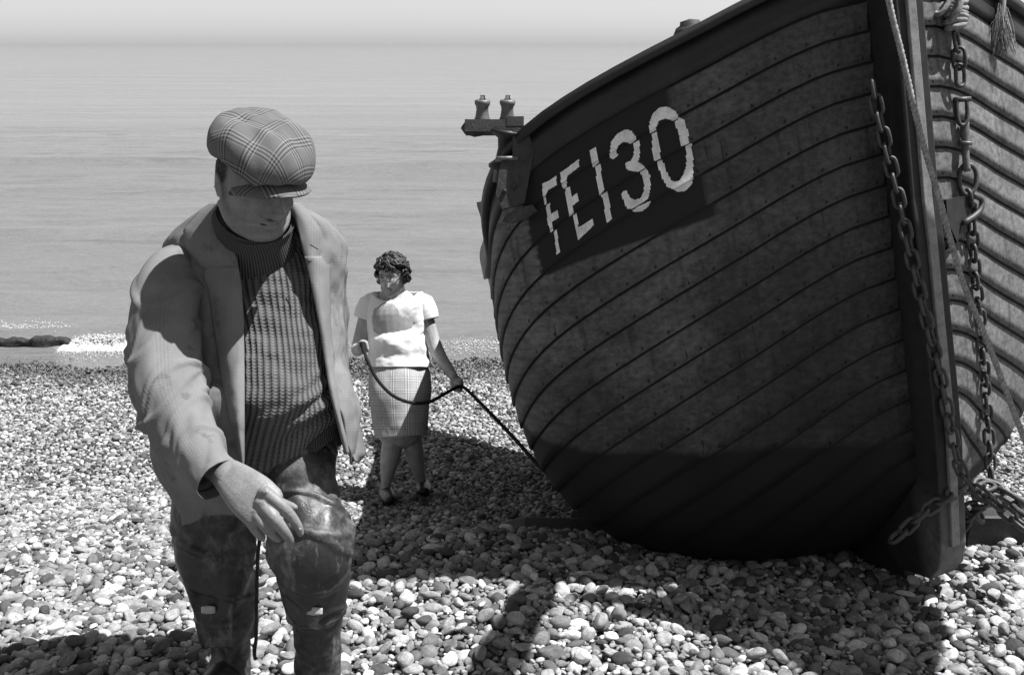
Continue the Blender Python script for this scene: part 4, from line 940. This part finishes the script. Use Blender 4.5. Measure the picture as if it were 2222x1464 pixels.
def wtube(r, n, s, name, mat, fo=(), amp=.003, seed=97, asp=.95): return sleeve(r, n, s, name, fo, asp, wom, mat, amp, seed)
wtube([(824, 646, 6.02, 22), (810, 656, 6.02, 46), (798, 672, 6.02, 50), (791, 692, 6.02, 47)], 24, 30, 'blouse_sleeve', M_blouse, [(.4, .06, .006, .1, 1)])
wtube([(898, 646, 6.02, 22), (912, 657, 6.02, 48), (922, 673, 6.02, 50), (928, 694, 6.02, 47)], 24, 30, 'blouse_sleeve', M_blouse, [(.5, .06, .006, .1, 1)])
sr = interp_ring([(780, 868, 52, 6.02, .105), (800, 868, 61, 6.01, .130), (840, 868, 66, 5.985, .155), (900, 869, 60, 5.95, .15), (950, 871, 55, 5.92, .14)])
G, uvs = shell(None, sr, -np.pi, np.pi, 90, 60, 782, lambda u: 947 + 3 * np.sin(u * 6.28), lambda ph, y: .006 * fbm(ph * 1.5, y / 45., 98) + .010 * ss(840, 950, y) * np.cos(ph * 3 + .8), True)
o = link('skirt', gridmesh('skirt', G, uvs, True), M_skirt, wom); sd = o.modifiers.new('t', 'SOLIDIFY'); sd.thickness = .004; sd.offset = -1
for q in ([(837, 1060, 6.06, 28), (838, 1068, 6.02, 31), (841, 1076, 5.92, 34), (845, 1082, 5.83, 33), (847, 1085, 5.78, 24)], [(918, 1050, 6.15, 28), (920, 1056, 6.1, 32), (920, 1062, 6.0, 34), (920, 1066, 5.93, 26)]):
    m_ = MB(); closed_tube(m_, q, 14, 16, .75, 2.3); m_.build('shoe', M_shoe, wom)
rope([P(783, 742, 5.70), P(788, 757, 5.70), P(799, 785, 5.66), P(818, 822, 5.64), P(850, 856, 5.62), P(890, 873, 5.62), P(930, 872, 5.64), P(960, 857, 5.70), P(985, 843, 5.80), P(998, 838, 5.83), P(1014, 846, 5.80), P(1070, 902, 5.5), P(1120, 955, 5.2), P(1160, 1000, 4.95), P(1195, 1035, 4.75), P(1212, 1055, 4.65), P(1200, 1056, 4.66)], .0105, 'rope', M_roped, 'dark rope sagging between both hands of the smiling woman and running taut to the hull', turns=30)

# ------------------------------------------------------------ boat fittings
def hp(px, py, side=1, off=.03): return on_hull(px, py, side, off)[0]
def fit(mb, name, mat, par=None):
    o = mb.build(name, mat, None); o.parent = par or boat
    pm = (par.matrix_world if par else boat.matrix_world)
    o.data.transform(Matrix([[BR[0][i], BR[1][i], BR[2][i], BO[i]] for i in range(3)] + [[0, 0, 0, 1]]).inverted())
    if par is not None and par is not boat: pass
    return o
def ax(dx, dy, dz): v = np.array([dx, dy, dz], float); return v
# roller fairlead bracket on the near quarter
D0 = float(proj(hp(1125, 440, 1, .0))[2]) - .06; pm_ = F / D0
KS = D0 / 4.62; E1 = KS * np.array([1., 0, 0]); E2 = KS * np.array([0, CT, -ST]); E3 = KS * np.array([0, ST, CT])
def pb_(px, py, dd=0.): return P(px, py, D0 + dd * KS)
cheek = MB()
for dd, dx in ((-.02, 0), (.16, 14)):
    poly = [(1112+dx, 282), (1152+dx, 278), (1160+dx, 300), (1156+dx, 345), (1138+dx, 440), (1090+dx, 454), (1076+dx, 420), (1086+dx, 350), (1112+dx, 340)]
    A = np.array([pb_(x, y, dd) for x, y in poly]); B_ = A + E2 * .045; n_ = len(A)
    cheek.add(np.vstack([A, B_]), [tuple(range(n_)), tuple(range(n_, 2 * n_))[::-1]] + [(i, n_ + i, n_ + (i + 1) % n_, (i + 1) % n_) for i in range(n_)])
M_brk = m_plain('bracket_timber', .06, .7, .4, 25, .6, .004)
ck = cheek.build('bracket_cheek', M_brk, None, False)
mbb = MB()
sh = orient(KS * lathe([(.0, -.095), (.070, -.095), (.072, -.082), (.042, -.055), (.036, 0), (.042, .045), (.085, .075), (.088, .088), (0, .088)], 28), pb_(1097, 322, .07), (.12, -.05, 1)); mbb.grid(sh)
shv = mbb.build('sheave', M_black, None)
top = MB(); top.box(pb_(1072, 277, .05), E1 * .135 , E2 * .05, E3 * .028); top.box(pb_(1118, 268, .05), E1 * .04, E2 * .052, E3 * .022)
g_ = tube(np.array([pb_(1046, 279, .05), pb_(1030, 281, .05), pb_(1014, 277, .05), pb_(1006, 271, .05)]), [.034 * KS, .036 * KS, .033 * KS, .022 * KS], 12); top.grid(g_, True, True)
arm_ = top.build('roller_arm', M_brk, None, False)
rl = []
for cx_, cy_ in ((1046, 262), (1100, 262)):
    prof = [(.0, 0), (.037, 0), (.037, .008), (.032, .02), (.028, .05), (.029, .065), (.036, .078), (.037, .09), (.030, .098), (.0, .098)]
    m_ = MB(); m_.grid(orient(KS * lathe(prof, 24), pb_(cx_, cy_ + 1, .05), (.03, 0, 1)))
    m_.grid(orient(KS * lathe([(0, .09), (.016, .095), (.016, .102), (.011, .103), (.011, .118), (0, .12)], 6), pb_(cx_, cy_ + 1, .05), (.03, 0, 1)))
    rl.append(m_.build('roller', M_ironlight, None))
pin = MB(); pin.grid(tube(np.array([pb_(1084, 350, .06), pb_(1080, 372, .06), pb_(1077, 395, .06)]), .017 * KS, 12), True, True)
pin.box(pb_(1100, 347, .02), E1 * .052, E2 * .05, E3 * .008 + E1 * .003)
pn = pin.build('axle', M_ironlight, None)
blt = MB()
bo = []
for x, y in ((1095, 415), (1116, 405)):
    blt = MB(); blt.grid(orient(KS * lathe([(0, 0), (.012, 0), (.012, .008), (0, .012)], 8), pb_(x, y, -.022), -E2)); bo.append(blt.build('bolt', M_black, None, False))
skirt_ = MB(); A = np.array([hp(x, y, 1, .045) for x, y in ((1115, 462), (1140, 448), (1165, 440), (1178, 452), (1160, 470), (1130, 478), (1108, 474))])
skirt_.add(np.vstack([A, A + E2 * .05]), [tuple(range(7)), tuple(range(7, 14))[::-1]] + [(i, 7 + i, 7 + (i + 1) % 7, (i + 1) % 7) for i in range(7)])
sk_ = skirt_.build('bracket_pad', M_darkwood, None, False)
INV = Matrix([[BR[0][i], BR[1][i], BR[2][i], BO[i]] for i in range(3)] + [[0, 0, 0, 1]]).inverted()
def toboat(o): o.data.transform(INV); o.parent = boat; return o
for o in [ck, shv, arm_, pn, sk_] + rl + bo: toboat(o)
# bollard head and small post showing above the near gunwale
bl = MB(); c_ = P(1500, 94, 3.5)
bl.grid(orient(lathe([(0, -.12), (.05, -.12), (.055, .0), (.062, .03), (.05, .055), (.036, .062), (.034, .075), (0, .082)], 24), c_, (-.12, 0, 1)))
toboat(bl.build('bollard', M_brk, None))
bl = MB(); bl.grid(tube(np.array([P(1622, 30, 3.4), P(1622, -40, 3.4)]), .012, 8), True, True); toboat(bl.build('deck_post', M_ironlight, None))
# iron hook plate on the far bow beside the stem
hk = MB(); ou = [(2037, 434), (2088, 424), (2096, 430), (2090, 455), (2068, 485), (2056, 525), (2040, 545), (2034, 548), (2032, 480)]
A = np.array([hp(x, y, -1, .035) for x, y in ou]); B_ = np.array([hp(x, y, -1, .01) for x, y in ou]); n_ = len(A)
hk.add(np.vstack([A, B_]), [tuple(range(n_)), tuple(range(n_, 2 * n_))[::-1]] + [(i, n_ + i, n_ + (i + 1) % n_, (i + 1) % n_) for i in range(n_)])
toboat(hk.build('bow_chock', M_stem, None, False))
hk = MB(); hk.grid(tube(crom([hp(2088, 424, -1, .045), hp(2097, 436, -1, .05), hp(2092, 462, -1, .05), hp(2072, 486, -1, .04)], 14), .010, 8), True, True)
toboat(hk.build('bow_hook', M_iron, None))
# added spar and canvas above the view, shaped to shade the shingle
spar_a = np.array([1.34, 3.62, .42]); spar_b = np.array([.86, 1.95, .50])
sp = MB(); cc = crom([spar_a, (spar_a + spar_b) / 2 + [0, 0, .01], spar_b], 30)
sp.grid(tube(cc, .062 + .016 * noise(np.arange(30) * .6, 0, 41), 14), True, True)
bs = sp.build('shadow_spar', M_darkwood, None); toboat(bs)
cv = np.array([(1.30, 3.20, .40), (2.60, 3.32, .42), (2.24, 2.44, .46), (2.16, 2.46, .5), (1.99, 2.78, .46), (1.64, 3.04, .44)])
m_ = MB(); ctr = cv.mean(0) + [0, 0, -.06]; rr = np.linspace(0, 1, 8); ed = crom(np.vstack([cv, cv[:1]]), 43)[:-1]
G = ctr + (ed - ctr)[None] * rr[:, None, None]; G[..., 2] += .012 * noise(G[..., 0] * 6, G[..., 1] * 6, 42)
m_.grid(G, True); M_canvas = m_plain('tan_canvas', .2, .9, .3, 10, .4, .005)
cvs = m_.build('shadow_canvas', M_canvas, None); sd = cvs.modifiers.new('t', 'SOLIDIFY'); sd.thickness = .004
toboat(cvs)
# stem base: iron shoe bolt
m_ = MB(); m_.grid(orient(lathe([(0, 0), (.022, 0), (.022, .01), (.012, .02), (0, .02)], 14), P(2055, 988, 3.50), -E2)); toboat(m_.build('stem_bolt', M_iron, None))
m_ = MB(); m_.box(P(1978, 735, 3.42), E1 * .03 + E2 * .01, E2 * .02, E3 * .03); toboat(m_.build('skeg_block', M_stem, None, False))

# ------------------------------------------------------------ chains
def link_mesh(a=.030, b=.017, r=.0062, seg=20, rs=7):
    """one oval link lying in the x-z plane, long axis z"""
    q = []
    for i in range(seg):
        t = 2 * math.pi * i / seg; c, s_ = math.cos(t), math.sin(t)
        z = (a - b) * (1 if s_ > 0 else -1) * min(1, abs(s_) * 3) + b * s_; q.append((b * c, 0, z))
    q = np.array(q); T = np.roll(q, -1, 0) - np.roll(q, 1, 0); T /= np.linalg.norm(T, axis=1, keepdims=True)
    N = np.cross(T, [0, 1., 0]); ph = np.linspace(0, 2 * np.pi, rs, endpoint=False)
    G = q[:, None] + r * (np.cos(ph)[None, :, None] * N[:, None] + np.sin(ph)[None, :, None] * np.array([0, 1., 0]))
    Gc = np.concatenate([G, G[:1]]); return mesh('link', Gc.reshape(-1, 3), gridfaces(seg + 1, rs, True))
def chain(name, label, path, cat='chain', a=.030, b=.017, r=.0062, mat=None, twist0=0., group=None, wob=.25):
    root = empty(name); tag(root, label, cat, group)
    me = link_mesh(a, b, r); me.materials.append(mat or M_iron)
    path = crom(path, 400); L = np.concatenate([[0], np.cumsum(np.linalg.norm(np.diff(path, axis=0), axis=1))])
    pitch = 2 * (a - r) * .97; m = int(L[-1] / pitch); T, N, B = frames(path)
    for i in range(m):
        s_ = (i + .5) * pitch; j = min(len(path) - 2, int(np.searchsorted(L, s_)))
        c = path[j]; ang = twist0 + (i % 2) * math.pi / 2 + random.uniform(-wob, wob)
        n1 = N[j] * math.cos(ang) + B[j] * math.sin(ang); n2 = np.cross(T[j], n1)
        o = bpy.data.objects.new('link', me); COL.objects.link(o); o.parent = root
        o.matrix_world = Matrix([[n1[k], n2[k], T[j][k], c[k]] for k in range(3)] + [[0, 0, 0, 1]])
    return root
ca = [hp(x, y, 1, .0) * 0 + P(x, y, d) for x, y, d in ((1893, 175, 3.19), (1903, 232, 3.2), (1926, 330, 3.22), (1950, 430, 3.24), (1972, 530, 3.25), (1993, 620, 3.27), (2012, 700, 3.29), (2035, 790, 3.31), (2052, 870, 3.33), (2065, 940, 3.34), (2082, 1010, 3.33), (2108, 1052, 3.32), (2150, 1086, 3.28), (2200, 1125, 3.22), (2260, 1170, 3.15), (2330, 1215, 3.08))]
chain('chain', 'rusty iron chain hanging down the shaded near side of the stem', ca, a=.033, b=.018, r=.0064)
# far side chain: rope seizing, links, shackle, swivel, large ring, chain
fd = lambda x, y: float(proj(hp(x, y, -1, .07))[2])
c1 = [P(x, y, fd(x, y)) for x, y in ((2073, 72), (2080, 115), (2083, 160), (2086, 214))]
chain('chain', 'short upper length of chain between the rope knot and the shackle on the sunlit bow', c1, a=.036, b=.020, r=.0068, twist0=.4)
c2 = [P(x, y, fd(x, min(y, 900)) - (.0 if y < 900 else .02)) for x, y in ((2101, 415), (2108, 470), (2112, 540), (2118, 620), (2128, 700), (2134, 790), (2140, 880), (2147, 960))]
c2 += [P(2150, 1030, float(proj(c2[-1])[2])), P(2152, 1060, float(proj(c2[-1])[2]))]
chain('chain', 'long rusty chain hanging from the big ring down the sunlit side of the bow', c2, a=.032, b=.0175, r=.0066, twist0=.2)
sh_ = MB(); d_ = fd(2090, 240)
sh_.grid(tube(crom([P(2076, 214, d_), P(2077, 245, d_), P(2082, 268, d_), P(2091, 272, d_), P(2098, 262, d_), P(2099, 240, d_), P(2097, 214, d_)], 24), .0075, 8), True, True)
sh_.grid(tube(np.array([P(2070, 217, d_), P(2106, 215, d_)]), .009, 8), True, True)
shk = sh_.build('shackle', M_iron, None); tag(shk, 'iron shackle with its pin across the chain on the sunlit bow', 'shackle')
sw = MB(); d_ = fd(2096, 310)
sw.grid(tube(crom([P(2093, 266, d_), P(2094, 300, d_), P(2096, 345, d_), P(2099, 372, d_)], 12), [.015] * 4 + [.012] * 8, 10), True, True)
sw.grid(orient(lathe([(0, -.006), (.021, -.006), (.023, 0), (.021, .006), (0, .006)], 16), P(2096, 310, d_), (.05, 0, 1)))
tag(sw.build('swivel', M_ironlight, None), 'iron swivel with a flat collar between shackle and large ring', 'swivel')
rg = MB(); d_ = fd(2100, 385); cs = [(2092, 358), (2083, 372), (2081, 395), (2090, 418), (2101, 422), (2113, 412), (2119, 392), (2117, 370), (2106, 358)]
q = crom(np.array([P(x, y, d_) for x, y in cs + cs[:1]]), 36); rg.grid(tube(q, .0085, 8), True)
tag(rg.build('ring', M_iron, None), 'large oval iron ring hanging midway down the sunlit bow', 'ring')
# chains lying on the shingle by the stem foot
zz_ = lambda X, Y, h=.03: np.array([X, Y, float(zg(X, Y)) + h])
e2_ = np.array(P(2152, 1050, 3.55))
chain('chain', 'heavy chain running from the stem foot to the right across the shingle', [P(2120, 1050, 3.62), P(2160, 1062, 3.6), P(2200, 1085, 3.58), P(2240, 1115, 3.5), P(2300, 1150, 3.4)], a=.05, b=.028, r=.0105, twist0=.6)
chain('chain', 'black chain sagging behind the others beyond the stem foot', [P(2155, 1066, 3.75), P(2185, 1105, 3.76), P(2222, 1140, 3.75), P(2280, 1165, 3.7)], a=.045, b=.026, r=.010, twist0=.3)
chain('chain', 'chain wrapped around the base of the stem in deep shade', [P(1935, 1172, 3.44), P(1965, 1148, 3.42), P(1998, 1116, 3.40), P(2032, 1092, 3.40), P(2068, 1068, 3.43), P(2100, 1058, 3.52), P(2130, 1075, 3.56), P(2120, 1105, 3.6), P(2090, 1135, 3.62), P(2085, 1160, 3.66)], a=.034, b=.020, r=.0075)
chain('chain', 'chain heaped against the right side of the stem foot', [P(2150, 1050, 3.6), P(2120, 1068, 3.55), P(2145, 1085, 3.58), P(2108, 1098, 3.6), P(2125, 1120, 3.64), P(2088, 1130, 3.66)], a=.036, b=.021, r=.0085)

# ------------------------------------------------------------ ropes
rp = [P(1930, 8, 2.96), P(1957, 120, 2.98), P(1985, 240, 3.0), P(2008, 330, 3.02), P(2035, 420, 3.05), P(2062, 520, 3.08), P(2092, 620, 3.1), P(2130, 710, 3.12), P(2165, 800, 3.15), P(2210, 920, 3.18), P(2260, 1040, 3.2)]
rp = [P(1905, -140, 2.95)] + rp
rope(rp, .0095, 'rope', M_ropem, 'pale twisted rope running slantwise across the stem to the right')
# rope seizing at the top of the far chain
kn = MB(); d_ = fd(2070, 40)
for i, (y, x0, x1) in enumerate(((2, 2056, 2096), (14, 2052, 2096), (25, 2052, 2095), (36, 2054, 2096), (47, 2052, 2094), (57, 2055, 2092))):
    t = np.linspace(0, 2 * np.pi, 25); cxp, rx = (x0 + x1) / 2, (x1 - x0) / 2
    C = np.stack([P(cxp + rx * math.cos(a), y + 5 * math.sin(a + i), d_ - .0 - .028 * math.sin(a)) for a in t]); kn.grid(tube(C, .0105, 7), True)
C = crom([P(2078, -60, d_), P(2070, -20, d_ - .02), P(2050, 20, d_ - .03), P(2034, 32, d_ - .02), P(2030, 25, d_), P(2050, 8, d_), P(2072, 10, d_)], 40); kn.grid(tube(C, .0095, 7), True, True)
C = crom([P(2080, -80, d_), P(2084, -20, d_ - .03), P(2080, 18, d_ - .04), P(2066, 42, d_ - .03), P(2058, 60, d_)], 40); kn.grid(tube(C, .012, 7), True, True)
tag(kn.build('rope_knot', M_rope, None), 'thick pale rope knot seized to the top of the chain on the sunlit bow', 'rope knot')
fr_ = MB(); d_ = fd(2176, 60)
C = crom([P(2170, -90, d_), P(2176, -20, d_), P(2174, 20, d_), P(2172, 50, d_)], 20); fr_.grid(tube(C, .012, 8), True, True)
for i in range(150):
    a = random.gauss(0, 1); b = random.gauss(0, 1); y1 = random.uniform(85, 122)
    C = crom([P(2172 + a * 5, 5 + random.uniform(0, 40), d_ + b * .01), P(2172 + a * 9 + random.gauss(0, 3), 60, d_ - .01 + b * .012), P(2176 + a * 13 + random.gauss(0, 6), y1, d_ - .01 + b * .012)], 7)
    fr_.grid(tube(C, .0011, 3), True)
tag(fr_.build('frayed_rope', M_rope, None), 'frayed rope end dangling at the top right of the bow', 'rope')

# ------------------------------------------------------------ timbers on the ground
def gbeam(pts, wd, ht, name, mat, label, cat, sink=.03):
    pts = [np.asarray(p, float) for p in pts]; mb = MB()
    a, b = pts; d = b - a; L = np.linalg.norm(d); d /= L; s_ = np.cross(d, [0, 0, 1.]); s_ /= np.linalg.norm(s_); u = np.cross(s_, d)
    n_ = 12; G = []
    for i in range(n_):
        t = i / (n_ - 1); c = a + d * L * t; sh = ss(0, .28, t) if name == 'skid_timber' else 1.
        hh = ht * (.15 + .85 * float(sh)); G.append([c - s_ * wd - u * .14, c - s_ * wd + u * hh, c - s_ * wd * .8 + u * (hh + .006), c + s_ * wd * .8 + u * (hh + .006), c + s_ * wd + u * hh, c + s_ * wd - u * .14])
    mb.grid(np.array(G), True, True); o = mb.build(name, mat, None, False); tag(o, label, cat); return o
M_skid = m_plain('greasy_timber', .035, .6, .4, 20, .5, .006)
gbeam([P(1035, 1168, 4.35), P(1420, 1178, 4.25)], .09, .065, 'skid_timber', M_skid, 'dark tapered skid timber lying in front of the hull on the shingle', 'timber')
gbeam([P(1240, 1138, 4.75), P(2000, 1150, 4.5)], .07, .04, 'launching_board', M_skid, 'dark launching board half hidden beneath the hull', 'timber')
gbeam([P(2085, 1160, 4.1), P(2420, 1160, 4.2)], .05, .10, 'sleeper', M_skid, 'black low timber lying on shingle to the right of the stem', 'timber')
gr_ = [zz_(x, y, .02) for x, y in ((-.80, 4.62), (-.72, 4.42), (-.60, 4.35), (-.40, 4.45), (-.05, 4.4), (.25, 4.6), (.5, 4.9))]
rope(gr_, .012, 'rope', M_roped, 'dark rope lying loosely on the shaded shingle by the hull')
